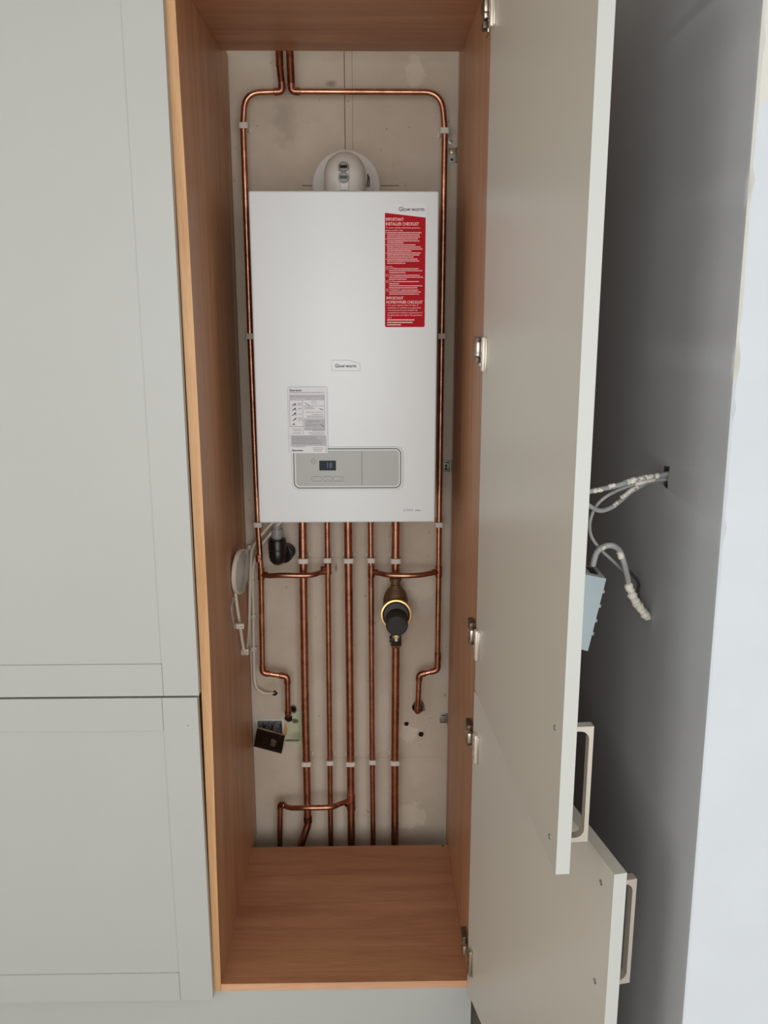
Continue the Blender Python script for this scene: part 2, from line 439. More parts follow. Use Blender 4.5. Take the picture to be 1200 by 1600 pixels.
# side wall: grey on the reveal, white on the end that faces the room
def corner_y(z): return -.6269 + (z-1.3)*.0229
b = NB(); Z = [FL + (2.62-FL)*i/160 for i in range(161)]; rows = []
for z in Z:
    yc = corner_y(z); j = 0
    if z > 1.15: j = random.uniform(-.0016, .0016) if random.random() < .7 else random.uniform(.001, .0045)
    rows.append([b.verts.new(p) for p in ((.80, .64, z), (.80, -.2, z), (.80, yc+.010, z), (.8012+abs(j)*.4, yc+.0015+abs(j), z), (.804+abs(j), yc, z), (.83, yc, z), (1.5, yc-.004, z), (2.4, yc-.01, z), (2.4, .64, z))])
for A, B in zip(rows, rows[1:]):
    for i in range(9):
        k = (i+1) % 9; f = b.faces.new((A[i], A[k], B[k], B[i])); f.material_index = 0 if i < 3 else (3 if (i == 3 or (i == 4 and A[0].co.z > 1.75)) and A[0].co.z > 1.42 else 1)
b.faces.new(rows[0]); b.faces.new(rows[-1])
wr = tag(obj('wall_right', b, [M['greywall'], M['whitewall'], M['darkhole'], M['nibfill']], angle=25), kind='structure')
hp = V((0.8000, -0.4007, 1.2636))
hole = NB(); box(hole, .78, .84, hp.y-.012, hp.y+.010, hp.z-.017, hp.z+.013)
for v in hole.verts: v.co.y += random.uniform(-.005, .005); v.co.z += random.uniform(-.006, .006)
boolean_cut(wr, [cutter(hole, M['darkhole'])])

# plinth running under both cabinets
b = NB(); box(b, -.66, .573, .004, .022, FL, -.0185, .0008)
tag(obj('plinth', b, M['door'], smooth=False), 'long grey plinth board along the floor under both tall cabinets', 'plinth')

# ------------------------------------------------------------------ closed cabinet on the left
def shaker(bm, x0, x1, z0, z1, yf, t, st, rt_, rb):
    """front face at yf, recessed centre panel, fine joints between stile and rail"""
    rec = .0042; g = .0006
    box(bm, x0, x0+st, yf, yf+t, z0, z1, .0006)
    box(bm, x1-st, x1, yf, yf+t, z0, z1, .0006)
    box(bm, x0+st+g, x1-st-g, yf, yf+t, z1-rt_, z1, .0006)
    box(bm, x0+st+g, x1-st-g, yf, yf+t, z0, z0+rb, .0006)
    box(bm, x0+st-.002, x1-st+.002, yf+rec, yf+t-.001, z0+rb-.003, z1-rt_+.003)
cl = thing('tall_cabinet', (-.32, .0, -.018), 'closed tall pale grey cabinet with panelled doors, left of the open boiler cupboard', 'cabinet')
b = NB(); box(b, -.62, -.0225, .0005, .56, -.018, 2.118)
obj('body', b, M['woodz'], cl, smooth=False)
b = NB(); shaker(b, -.614, -.0165, .7262, 2.118, -.0225, .0205, .0735, .072, .0705)
d = obj('door', b, M['door'], cl, smooth=False); d['label'] = 'tall upper door'
b = NB(); shaker(b, -.614, -.0205, -.0225, .7215, -.0225, .0205, .0735, .0745, .0725)
d2 = obj('door', b, M['door'], cl, smooth=False); d2['label'] = 'shorter lower door'
b = NB(); p = (-0.0425, -0.0225, 0.6583); lathe(b, (p[0], -.0222, p[2]), (0, -1, 0), [(0, .0022), (.0004, .0016), (.0005, 0)], 10)
obj('chip_mark', b, M['greyprint'], d2)

# ------------------------------------------------------------------ open boiler cupboard
cb = thing('boiler_cupboard', (.282, 0, -.018), 'tall beech-lined cupboard standing open around the wall boiler, both doors swung right', 'cabinet')
bowt = [(-.018, -.0056), (.3, -.002), (.58, .0025), (.84, .0062), (1.19, .0065), (1.63, .005), (2.12, -.0005)]
def bow(z):
    for (a, u), (c, w) in zip(bowt, bowt[1:]):
        if z <= c: s = (z-a)/(c-a); return u+(w-u)*s
    return bowt[-1][1]
b = NB(); N = 48; prev = None
GR = [.585, .593]
for i in range(N+1):
    z = -.018 + 2.136*i/N; o = bow(z)
    k = lambda y: o*max(0, 1-y/.5)
    cs = [(-.018, 0), (0, 0)] + [(0, y) for y in (.1, .25, .4, .5)] + [(0, GR[0]), (-.006, GR[0]), (-.006, GR[1]), (0, GR[1]), (0, .632), (-.018, .632)]
    ring = [b.verts.new((x + k(y)*(.5 if x < -.01 else 1), y, z)) for x, y in cs]
    if prev:
        for a in range(len(ring)):
            c = (a+1) % len(ring); f = b.faces.new((prev[a], prev[c], ring[c], ring[a])); f.material_index = 1 if a == 0 else 0
    else: b.faces.new(ring)
    prev = ring
b.faces.new(prev)
obj('side_panel', b, [M['woodz'], M['edge']], cb, smooth=True, angle=20)
b = NB()
poly_prism(b, [(.564, 0, -.018), (.582, 0, -.018), (.582, .595, -.018), (.564, .595, -.018), (.564, .580, -.018), (.570, .580, -.018), (.570, .573, -.018), (.564, .573, -.018)], (0, 0, 1), 2.136)
for f in b.faces:
    if all(v.co.y < 1e-4 for v in f.verts): f.material_index = 1
obj('side_panel', b, [M['woodz'], M['edge']], cb, smooth=False)
b = NB(); box(b, -.0052, .5638, 0, .53, -.018, 0, .0004)
for f in b.faces:
    if f.calc_center_median().y < .0005: f.material_index = 1
obj('bottom_panel', b, [M['woodx'], M['edgex']], cb, smooth=False)
b = NB(); lathe(b, (0.5491, 0.5240, 0.0000)[:2]+(.0001,), (0, 0, 1), [(0, .003), (.0003, .003), (.0003, 0)], 12)
obj('screw_hole', b, M['darkhole'], cb)
b = NB(); box(b, .0005, .5638, 0, .53, 2.10, 2.118)
obj('top_panel', b, [M['woodx']], cb, smooth=False)

def door_frame(p0, p1):
    u = (V(p1)-V(p0)); w = u.length; u.normalize(); n = V((-u.y, u.x, 0)); return V(p0), u, n, w
def hinge_at(door, z, o, u, n, pale=True):
    """concealed cup hinge: cup plate on the door, arm reaching the mounting plate on the cabinet side"""
    m = M['hingelight'] if pale else M['hinge']
    bm = NB()
    obox(bm, o, u, n, (0, 0, 1), .021, .037, -.0085, .0005, z-.032, z+.032, .0015)       # cup cover
    h = obj('hinge', bm, m, door)
    bm = NB()
    obox(bm, o, u, n, (0, 0, 1), .0375, .041, -.003, .0002, z-.030, z+.030, .0005, 0)
    for k in (-.02, 0, .02):
        obox(bm, o, u, n, (0, 0, 1), .0300, .0310, -.0088, -.008, z+k-.004, z+k+.004, 0, 1)
    obj('cup_flange', bm, [M['hinge'], M['darkgrey']], h)
    bm = NB()                                                                     # arm, knuckle and plate on the side panel
    q = V((.564, 0, z))
    pts = [(.5640, .014), (.5520, .006), (.5520, .050), (.5640, .060)]
    obox(bm, q, (1, 0, 0), (0, 1, 0), (0, 0, 1), -.0125, -.004, .004, .046, -.0065, .010, .001)
    obox(bm, q, (1, 0, 0), (0, 1, 0), (0, 0, 1), -.0045, -.0002, .018, .056, -.026, .026, .0008)
    obox(bm, q, (1, 0, 0), (0, 1, 0), (0, 0, 1), -.0145, -.006, -.010, .012, .0, .022, .001)
    obj('arm', bm, M['hinge'], h)
    bm = NB()
    obox(bm, q, (1, 0, 0), (0, 1, 0), (0, 0, 1), -.0135, -.003, .012, .050, .011, .030, .001)
    obox(bm, q, (1, 0, 0), (0, 1, 0), (0, 0, 1), -.0130, -.003, .016, .040, -.020, -.008, .001)
    lathe(bm, q+V((-.0125, .028, .002)), (-1, 0, 0), [(0, .0035), (.001, .003), (.001, 0)], 12)
    obj('mechanism', bm, M['mech'], h)
def pull_handle(door, o, u, n, w, t, s, z0, z1):
    """squared bow handle with rounded inner corners on the outer face; s = distance of its nearer side from the free edge"""
    bm = NB(); d0, d1 = t, t+.034; th = .0062; r = .013; wd = .014
    k = [math.radians(90*i/8) for i in range(9)]
    hi = [(d1-th-r+r*math.cos(a), z1-th*1.15-r+r*math.sin(a)) for a in k][::-1]
    lo = [(d1-th-r+r*math.cos(a), z0+th*1.15+r-r*math.sin(a)) for a in k]
    prof = [(d0, z0), (d1, z0), (d1, z1), (d0, z1), (d0, z1-th*1.15)] + hi + lo + [(d0, z0+th*1.15)]
    a0 = w-s-wd
    poly_prism(bm, [o+u*a0+n*x+V((0, 0, z)) for x, z in prof], u, wd)
    h = obj('handle', bm, M['handle'], door, angle=30)
    for z in (z0+.007, z1-.003):
        sb = NB(); p = o+u*(w-s-wd/2)+V((0, 0, z))
        lathe(sb, p-n*.0001, -n, [(0, .0043), (.0009, .0043), (.0015, .0028), (.0008, .0018), (.0008, 0)], 16)
        obj('screw', sb, M['steel'], door)

# upper door, opened a little past square
o1, u1, n1, w1 = door_frame((.5625, -.0035, 0), (.6038, -.6332, 0))
b = NB(); obox(b, o1, u1, n1, (0, 0, 1), 0, w1, 0, .0205, .7267, 2.118, .0007)
b.normal_update()
for f in b.faces:
    if abs(f.normal.dot(u1)) > .6: f.material_index = 1
d = obj('door', b, [M['doorback'], M['dooredge']], cb, smooth=False); d['label'] = 'long upper door swung open'
for z in (2.029, 1.4286, .8388): hinge_at(d, z, o1, u1, n1)
pull_handle(d, o1, u1, n1, w1, .0205, .030, .7575, .9405)
# lower door
o2, u2, n2, w2 = door_frame((.5612, -.0030, 0), (.6901, -.6278, 0))
b = NB(); obox(b, o2, u2, n2, (0, 0, 1), 0, w2, 0, .0205, -.0225, .7217, .0007)
b.normal_update()
for f in b.faces:
    if abs(f.normal.dot(u2)) > .6: f.material_index = 1
d = obj('door', b, [M['doorback'], M['dooredge']], cb, smooth=False); d['label'] = 'short lower door swung further open'
hinge_at(d, .605, o2, u2, n2); hinge_at(d, .0764, o2, u2, n2, False)
pull_handle(d, o2, u2, n2, w2, .0205, .030, .5040, .6860)

# ------------------------------------------------------------------ boiler
bo = thing('wall_boiler', (.2885, .46, 1.0165), 'white glossy gas boiler with grey control panel hung on the back wall', 'boiler')
bx0, bx1, bz0, bz1, by = .0797, .4975, 1.0158, 1.7633, .3045
b = NB(); box(b, bx0, bx1, by, .622, bz0, bz1, .005, 3)
case = obj('casing', b, M['boiler'], bo, angle=50)
b = NB(); box(b, bx0+.03, bx1-.03, .60, .64, bz0+.03, bz1-.03); obj('wall_bracket', b, M['steel'], bo, smooth=False)
# control panel
cx0, cx1, cz0, cz1 = .1600, .4205, 1.0955, 1.1985
b = NB()
ring_plate(b, rrect(cx0, cx1, cz0, cz1, .017), rrect(cx0+.0045, cx1-.0045, cz0+.0045, cz1-.0035, .014), by-.0030, by+.002, 0)
cp = obj('control_panel', b, M['ctllight'], bo)
b = NB(); ring_plate(b, rrect(cx0+.0044, cx1-.0044, cz0+.0044, cz1-.0034, .0142), rrect(cx0+.0068, cx1-.0068, cz0+.0068, cz1-.0060, .012), by-.0008, by+.001)
obj('shadow_gap', b, M['ctldark'], cp)
b = NB(); poly_prism(b, [(x, by-.0022, z) for x, z in rrect(cx0+.0066, cx1-.0066, cz0+.0066, cz1-.0058, .012)], (0, 1, 0), .003)
obj('rim', b, M['ctllight'], cp, smooth=False)
b = NB(); poly_prism(b, [(x, by-.0034, z) for x, z in rrect(cx0+.0105, cx1-.0105, cz0+.0105, cz1-.0095, .009)], (0, 1, 0), .003)
obj('fascia', b, M['ctlgrey'], cp, smooth=False)
b = NB(); xs = (0.3243, 0.3000, 1.1505)[0]; box(b, xs-.0006, xs+.0006, by-.0037, by-.0030, cz0+.0105, cz1-.0095)
obj('flap_joint', b, M['btnline'], cp, smooth=False)
p = (0.2248, 0.3010, 1.1662); q = (0.2636, 0.3010, 1.1430)
b = NB(); box(b, p[0], q[0], by-.0040, by-.003, q[2], p[2]); ds = obj('display', b, M['lcd'], cp, smooth=False)
b = NB(); text(b, '18', ((0.2435, 0.3010, 1.1491)[0], by-.0042, (0.2428, 0.3010, 1.1487)[2]), .0135, .0115); obj('digits', b, M['digit'], ds, smooth=False)
p = V(((0.2117, 0.3010, 1.1652)[0], by-.0034, (0.2117, 0.3010, 1.1652)[2]))
b = NB(); lathe(b, p, (0, -1, 0), [(0, .0058), (.0006, .0058), (.0006, .0050), (0, .0050), (0, .0058)], 28)
box(b, p.x-.0016, p.x+.0016, p.y-.0008, p.y-.0001, p.z-.0004, p.z+.0004)
obj('reset_button', b, M['btnline'], cp)
za, zb = (0.2258, 0.3010, 1.1172)[2], (0.2260, 0.3010, 1.1291)[2]
for nm, ua, ub, sy in (('minus_button', 487, 503.5, '-'), ('ok_button', 506, 518.5, '='), ('plus_button', 520.5, 537, '+')):
    xa, xb = .1612+(ua-457)*(.4196-.1611)/172, .1612+(ub-457)*(.4196-.1611)/172
    b = NB(); r_ = .0055 if sy != '=' else .0012
    ring_plate(b, rrect(xa, xb, za, zb, r_), rrect(xa+.0007, xb-.0007, za+.0007, zb-.0007, r_*.85), by-.0040, by-.003)
    m_ = (xa+xb)/2 + {'-': -.004, '=': 0, '+': .006}[sy]; mz = (za+zb)/2
    box(b, m_-.0014, m_+.0014, by-.0038, by-.003, mz-.0003, mz+.0003)
    if sy == '+': box(b, m_-.0003, m_+.0003, by-.0038, by-.003, mz-.0014, mz+.0014)
    if sy == '=': box(b, m_-.0030, m_+.0030, by-.0038, by-.003, mz-.0016, mz-.0010)
    obj(nm, b, M['btnline'], cp, smooth=False)
# maker badge
p0, p1 = (0.2571, 0.3020, 1.3743), (0.3208, 0.3020, 1.3972)
b = NB(); xa, xb, za, zb = p0[0], p1[0], p0[2], p1[2]
poly_prism(b, [(xa, by-.0022, za), (xb, by-.0022, za), (xb, by-.0022, zb-.0075), (xa+(xb-xa)*.62, by-.0022, zb), (xa, by-.0022, zb)], (0, 1, 0), .0024)
bd = obj('badge', b, M['boiler'], bo, smooth=False)
b = NB(); tube(b, [(xa, by-.0022, za), (xb, by-.0022, za), (xb, by-.0022, zb-.0075), (xa+(xb-xa)*.62, by-.0022, zb), (xa, by-.0022, zb), (xa, by-.0022, za)], .0006, 6)
obj('raised_rim', b, M['ctllight'], bd)
b = NB(); text(b, 'Glow·worm', ((0.2645, 0.3020, 1.3815)[0], by-.0023, (0.2645, 0.3020, 1.3812)[2]), .0078, (xb-xa)*.76, bold=.02); obj('lettering', b, M['black'], bd, smooth=False)
p0, p1 = (0.4199, 0.3020, 1.0404), (0.4669, 0.3020, 1.0534)
b = NB(); box(b, p0[0], p1[0], by-.0006, by+.001, p0[2], p1[2]); ml = obj('model_label', b, M['paper'], bo, smooth=False)
b = NB(); text(b, 'ULTIMATE', (p0[0]+.0018, by-.0007, p0[2]+.0032), .0052, .024); dashes(b, p0[0]+.030, p1[0]-.004, p0[2]+.0034, .0030, by-.0009, wl=(.0006, .0016))
obj('lettering', b, M['greyprint'], ml, smooth=False)
# fixing screws at the underside
b = NB(); cyl(b, (.45, .36, bz0), (.45, .36, bz0-.003), .004); obj('case_screw', b, M['steel'], bo)

# red checklist sticker
sx0, sx1, sz0 = (0.3784, 0.3035, 1.4713)[0], .4682, (0.3791, 0.3035, 1.4713)[2]
ztl, ztr = (0.3778, 0.3035, 1.7173)[2], (0.4680, 0.3035, 1.7073)[2]
zt = (0.4326, 0.3035, 1.7367)[2]
ys = by-.0004
st = thing('checklist_sticker', (.423, ys, sz0), 'tall red installer checklist sticker on the upper right of the boiler front', 'sticker')
b = NB(); poly_prism(b, [(sx0-.0006, ys, sz0-.0008), (sx1+.0006, ys, sz0-.0008), (sx1+.0006, ys, zt), (sx0-.0006, ys, zt)], (0, 1, 0), .0003); obj('backing', b, M['paper'], st, smooth=False)
b = NB(); r = .003; o_ = [(sx0, ztl), (sx0, sz0+r), (sx0+r*.3, sz0+r*.3), (sx0+r, sz0), (sx1-r, sz0), (sx1-r*.3, sz0+r*.3), (sx1, sz0+r), (sx1, ztr)]
poly_prism(b, [(x, ys-.0003, z) for x, z in o_], (0, 1, 0), .0003); obj('red_panel', b, M['red'], st, smooth=False)
b = NB(); text(b, 'Glow·worm', ((0.4088, 0.3035, 1.7206)[0], ys-.0001, (0.4088, 0.3035, 1.7209)[2]), .0088, .0560, bold=.008); obj('logo', b, M['black'], st, smooth=False)
b = NB(); yt = ys-.0004
def zpx(v): return 1.7163+(332.5-v)*(1.7163-1.4714)/(511-333)*1.0 - (0 if v < 420 else 0)
S = (sx1-sx0)/64.0
def xpx(u): return sx0+(u-601.5)*S
def tl(s, u, v, h, wpx, bold=.02): text(b, s, (xpx(u), yt, zpx(v)), h, wpx*S if wpx else None, bold=bold)
tl('IMPORTANT', 603, 344, .0064, 28, .03); tl('INSTALLER CHECKLIST', 603, 351, .0064, 52, .03)
tl('To ensure validity of the boiler guarantee,', 603, 355.6, .0030, 54); tl('please confirm that:', 603, 359.6, .0030, 27)
rows_ = [(363, 55, 1), (366.2, 52, 0), (369.4, 53, 0), (372.4, 50, 1), (375.6, 52, 0), (378.6, 27, 0), (381.8, 46, 1), (385, 54, 0), (388.2, 57, 0), (391.2, 40, 0), (394.4, 54, 1), (397.4, 52, 0), (400.6, 43, 0), (403.8, 49, 1), (406.8, 52, 0), (410.2, 30, 0)]
for v, w_, k in rows_:
    if k: dashes(b, xpx(602.8), xpx(604), zpx(v), .0016, yt-.0001)
    dashes(b, xpx(605), xpx(604+w_), zpx(v), .0022, yt-.0001)
tl('Is the boiler:', 603, 415.6, .0026, 11)
for nm, v0, w0, ls in (('SYSTEM', 418.8, 10, ((418.8, 617, 655), (421.8, 608, 661), (425, 608, 634))), ('GAS', 429, 6, ((429, 615, 657), (432, 608, 662), (435.2, 608, 636))),
                       ('FLUE', 439, 7, ((439, 616, 656), (442.4, 608, 624), (445.6, 608, 661), (448.8, 608, 653))), ('CONDENSATE', 452.4, 17, ((452.4, 627, 655), (455.4, 608, 659), (458.6, 608, 656)))):
    tl(nm, 608.5, v0, .0028, w0, .03)
    z_ = zpx(v0+1); x_ = xpx(603.2)
    for a in (box(b, x_, x_+.0050, yt-.0002, yt, z_, z_+.0007), box(b, x_, x_+.0050, yt-.0002, yt, z_+.0043, z_+.005), box(b, x_, x_+.0007, yt-.0002, yt, z_, z_+.005), box(b, x_+.0043, x_+.0050, yt-.0002, yt, z_, z_+.005)): pass
    for v, a, c in ls: dashes(b, xpx(a), xpx(c), zpx(v), .0020, yt-.0001)
tl('IMPORTANT', 604, 466.5, .0062, 27, .03); tl('HOMEOWNER CHECKLIST', 604, 473, .0062, 58, .03)
for s, v, w_ in (('• You must register within 30 days of', 476.7, 51), ('installation to validate your guarantee', 480.7, 54), ('• You must ensure your installer has', 484.6, 50), ('completed the technical requirements of', 488.6, 56),
                 ('the guarantee and signed the guarantee', 492.4, 56), ('card', 496.4, 6)):
    tl(s, 604 if s[0] == '•' else 605.5, v, .0029, w_)
for v, w_ in ((500.4, 45), (504.4, 42), (508.2, 23)): dashes(b, xpx(605), xpx(604+w_), zpx(v-.3), .0027, yt-.0001, wl=(.002, .006))
obj('lettering', b, M['pink'], st, smooth=False)

# white energy / instruction sticker
ex0, ex1, ez0, ez1 = .1558, .2450, 1.1842, 1.3369
es = thing('instruction_sticker', (.2, ys, ez0), 'white paper instruction sticker with small grey print overlapping the control panel corner', 'sticker')
ye = by-.0050
b = NB(); box(b, ex0, ex1, ye, ye+.0005, ez0, ez1); obj('paper', b, M['paper'], es, smooth=False)
def ex(u): return ex0+(u-450)*(ex1-ex0)/62.0
def ez(v): return ez1+(605-v)*(ez1-ez0)/103.0
b = NB(); yq = ye-.0002
def band(u0, u1, v0, v1):
    b = NB(); vs = [b.verts.new((x, yq, z)) for x, z in ((ex(u0), ez(v1)), (ex(u1), ez(v1)), (ex(u1), ez(v0)), (ex(u0), ez(v0)))]; b.faces.new(vs)
    obj('tinted_panel', b, M['papergrey'], es, smooth=False)
band(452, 507.5, 616.5, 623); band(453, 509.5, 680.5, 695)
band(475, 508, 655, 671)
b = NB(); yq2 = ye-.0004
for v0, u0, u1 in ((613.6, 453, 508), (625, 452, 474), (624.6, 476, 508)): dashes(b, ex(u0), ex(u1), ez(v0), .0013, yq2)
for a in ((452, 452.5, 624, 666), (473, 473.5, 624, 678), (507.6, 508.1, 616, 671), (452, 473.5, 665.6, 666.2), (475, 508, 633.5, 634.0), (475, 508, 653.5, 654), (475, 508, 671, 671.6), (452, 509.5, 680, 680.4), (452, 509.5, 695.6, 696.2), (509.3, 509.8, 684, 707)):
    vs = [b.verts.new((x, yq2, z)) for x, z in ((ex(a[0]), ez(a[3])), (ex(a[1]), ez(a[3])), (ex(a[1]), ez(a[2])), (ex(a[0]), ez(a[2])))]; b.faces.new(vs)
for v0 in (630.5, 633, 638.5, 647, 653, 656): dashes(b, ex(465.5), ex(471.5), ez(v0), .0014, yq2)
for v0, u0, u1 in ((627, 487, 494), (630, 487, 496), (636.6, 476, 490), (638.6, 476, 492), (644, 478, 505), (647.4, 487, 505), (650, 480, 505), (652, 480, 506), (657.4, 480, 500), (660, 480, 488), (664, 478, 496), (673, 488, 507), (676, 481, 507), (678.2, 483, 507), (670, 455, 470), (672.6, 458, 471), (676.6, 456, 470),
                   (683, 455, 494), (685.6, 455, 496), (688, 455, 506), (691, 455, 502), (693.6, 455, 504), (698, 456, 476), (700, 488, 505), (702.5, 488, 504), (705, 489, 503)):
    dashes(b, ex(u0), ex(u1), ez(v0), .0011, yq2)
obj('small_print', b, M['greyprint'], es, smooth=False)
b = NB()
text(b, 'Glow·worm', (ex(452.3), yq2, ez(611.3)), .0050, .0275, bold=.03); text(b, 'Glow·worm', (ex(454.3), yq2, ez(705)), .0048, .0250, bold=.03)
for i, (u0, v0, u1, v1) in enumerate(((456, 633.5, 461.5, 629.5), (456, 640.5, 461.5, 636.5), (456, 648.5, 461.5, 643.5), (457, 656.5, 462, 652), (456, 662.5, 458.5, 661.5), (476, 628, 484, 633), (499, 637.5, 505, 639.5), (500, 662, 506, 665))):
    poly_prism(b, [(ex(u0), yq2, ez(v0)), (ex(u1), yq2, ez(v1)), (ex(u1)+.001, yq2, ez(v1)-.0022), (ex(u0)+.0006, yq2, ez(v0)-.0012)], (0, -1, 0), .0001)
for u0, v0 in ((462, 632), (462, 640), (462, 647), (459, 662)):
    ring_plate(b, rrect(ex(u0)-.0022, ex(u0)+.0014, ez(v0)-.0016, ez(v0)+.0016, .0014), rrect(ex(u0)-.0015, ex(u0)+.0007, ez(v0)-.0009, ez(v0)+.0009, .0008), yq2-.0001, yq2)
obj('lettering', b, M['black'], es, smooth=False)

# ------------------------------------------------------------------ flue
fz = (0.2868, 0.6400, 1.8150)[2]; fx = .2872
fl = thing('flue_elbow', (fx, .46, bz1), 'white flue elbow with round wall collar above the boiler', 'flue')
b = NB()
lathe(b, (fx, .6395, fz-.001), (0, -1, 0), [(0, 0), (0, .087), (.004, .0865), (.007, .083), (.008, .06), (.008, .0505), (.013, .0495), (.013, 0)], 64)
obj('wall_collar', b, M['flue'], fl)
b = NB(); fy = .47
pth = fillet([(fx, fy, bz1-.004), (fx, fy, fz+.010), (fx, .636, fz+.004)], .052, 14)
tube(b, pth, .0490, 48); el = obj('elbow', b, M['flue'], fl, angle=60)
b = NB(); lathe(b, (fx, fy, bz1+.0), (0, 0, 1), [(0, 0), (0, .0535), (.009, .0535), (.013, .051), (.014, .0495), (.014, 0)], 48); obj('socket_ring', b, M['flue'], fl)
# test point boss and caps on the front of the bend
b = NB(); box(b, fx-.0105, fx+.0105, fy-.053, fy-.03, bz1+.014, bz1+.062, .002); obj('test_boss', b, M['flue'], fl)
for i, (pu, pv) in enumerate(((537.3, 277.5), (536.8, 261.5))):
    yy = fy-.053 if i == 0 else fy-.050
    p = V((0.2862, 0.4170, 1.8050)) if i == 0 else V((0.2858, 0.4200, 1.8276))
    dd = V((-.02, -1, .03 if i == 0 else .30)).normalized()
    b = NB(); lathe(b, p-dd*(-.004)-dd*.012, dd, [(0, 0), (0, .0122), (.012, .0122), (.0135, .0112), (.0135, .0098), (.0110, .0094), (.0110, 0)], 28)
    c = obj('test_cap', b, M['greyplastic'], fl)
    b = NB(); q = p+dd*.0035; uu = V((1, 0, 0)); vv = uu.cross(dd).normalized()
    obox(b, q-dd*.0005, uu, vv, dd, -.0085, .0085, -.0040, .0030, -.002, .0002); obj('slot', b, M['blackplastic'], c, smooth=False)
b = NB(); p = V((0.3410, 0.4400, 1.8004)); tube(b, smooth_path([p+V((0, .02, .016)), p+V((.0005, -.002, .014)), p+V((0, -.006, .002)), p+V((-.0015, -.004, -.014))]), .0016, 8)
tube(b, smooth_path([p+V((.003, .0, .010)), p+V((.0035, -.006, 0)), p+V((.003, -.004, -.014))]), .0014, 8); obj('spring_clip', b, M['darkgrey'], fl)

# ------------------------------------------------------------------ copper pipes
R15, R22 = .0076, .0111
PY = .590
def sleeve(bm, p, d, l, r, ring=True):
    p, d = V(p), V(d).normalized()
    pr = [(0, 0), (0, r+.0003), (.0006, r+.0013), (l*.5-.0015, r+.0013)]
    if ring: pr += [(l*.5-.001, r+.0021), (l*.5+.001, r+.0021)]
    pr += [(l*.5+.0015, r+.0013), (l-.0006, r+.0013), (l, r+.0003), (l, 0)]
    lathe(bm, p-d*l/2, d, pr, 20)
def elbow(parent, a, c, e, r, rad=.013, leg=.022, mat='fitting'):
    """capillary elbow around corner c between directions to a and to e"""
    a, c, e = V(a), V(c), V(e); d1, d2 = (a-c).normalized(), (e-c).normalized(); bm = NB()
    tube(bm, fillet([c+d1*leg, c, c+d2*leg], rad), r+.0014, 20)
    for d in (d1, d2):
        lathe(bm, c+d*(leg-.007), d, [(0, r), (0, r+.0021), (.002, r+.0021), (.002, r)], 20)
    o = obj('elbow_fitting', bm, M[mat], parent)
    bm = NB()
    for d in (d1, d2): lathe(bm, c+d*leg, d, [(0, r), (0, r+.0015), (.0011, r+.0004), (.0011, r)], 20)
    obj('solder_ring', bm, M['solder'], o)
def tee(parent, p, d, bd, r, l=.034):
    p, d, bd = V(p), V(d).normalized(), V(bd).normalized(); bm = NB()
    sleeve(bm, p, d, l, r, False)
    lathe(bm, p, bd, [(0, r*.9), (.018, r*.9+.0013), (.019, r*.9)], 20)
    for s in (-1, 1): lathe(bm, p+d*s*(l/2-.006), d*s, [(0, r), (0, r+.0021), (.002, r+.0021), (.002, r)], 20)
    o = obj('tee_fitting', bm, M['fitting'], parent)
def pipe(name_label, cat_pts, r, rads, mat='copper', loc=None, group='copper pipes under and around the boiler'):
    t = thing('copper_pipe', loc or cat_pts[0], name_label, 'pipe', group)
    bm = NB(); tube(bm, fillet(cat_pts, rads, 10), r, 24); obj('tube', bm, M[mat], t)
    return t
# left loop
A = [(0.1295, 0.5900, 2.1424), (0.1348, 0.5900, 2.0246), (0.0448, 0.5900, 2.0215), (0.0374, 0.5900, 1.9461), (0.0370, 0.5900, 1.4421), (0.0402, 0.5900, 0.9409), (0.0443, 0.5900, 0.8017), (0.0395, 0.5900, 0.5122), (0.1084, 0.5900, 0.5000), (0.1073, 0.5900, 0.3825), ]
A = [V(p) for p in A]; endA = A[-1] + V((0, .065, -.006))
pa = pipe('copper pipe looping down the left of the boiler, stepping right to end in the wall', A[:9]+[A[9], endA], R15, [.012, .052, .3, .3, .3, .3, .012, .012, .010], loc=A[7])
elbow(pa, A[0], A[1], A[2], R15, .013, .020); elbow(pa, A[6], A[7], A[8], R15, .013, .020); elbow(pa, A[7], A[8], A[9], R15, .014, .022); elbow(pa, A[8], A[9], endA, R15, .010, .014)
tee(pa, A[6], A[7]-A[6], (1, -.4, 0), R15)
bm = NB(); sleeve(bm, V((0.0397, 0.5900, 0.8473)), A[6]-A[5], .020, R15); obj('coupling', bm, M['fitting'], pa)
bm = NB(); tube(bm, [V((0.1296, 0.5890, 2.1365)), V((0.1305, 0.5890, 2.0801))], R15+.0016, 20); obj('coupling', bm, M['copperold'], pa)
bm = NB(); tube(bm, [V((0.1305, 0.5895, 2.0802)), V((0.1340, 0.5895, 2.0403))], R15+.0006, 20); obj('tarnished_length', bm, M['copperold'], pa)
e_ = V((0.2284, 0.5900, 0.8079))
lk = [A[6], A[6]+V((.022, -.012, -.001)), V((0.1033, 0.5600, 0.8070)), V((0.1760, 0.5600, 0.8065)), e_+V((-.022, -.010, 0)), e_]
bm = NB(); tube(bm, smooth_path(lk, 10), R15-.0003, 20); obj('link_pipe', bm, M['copper'], pa)
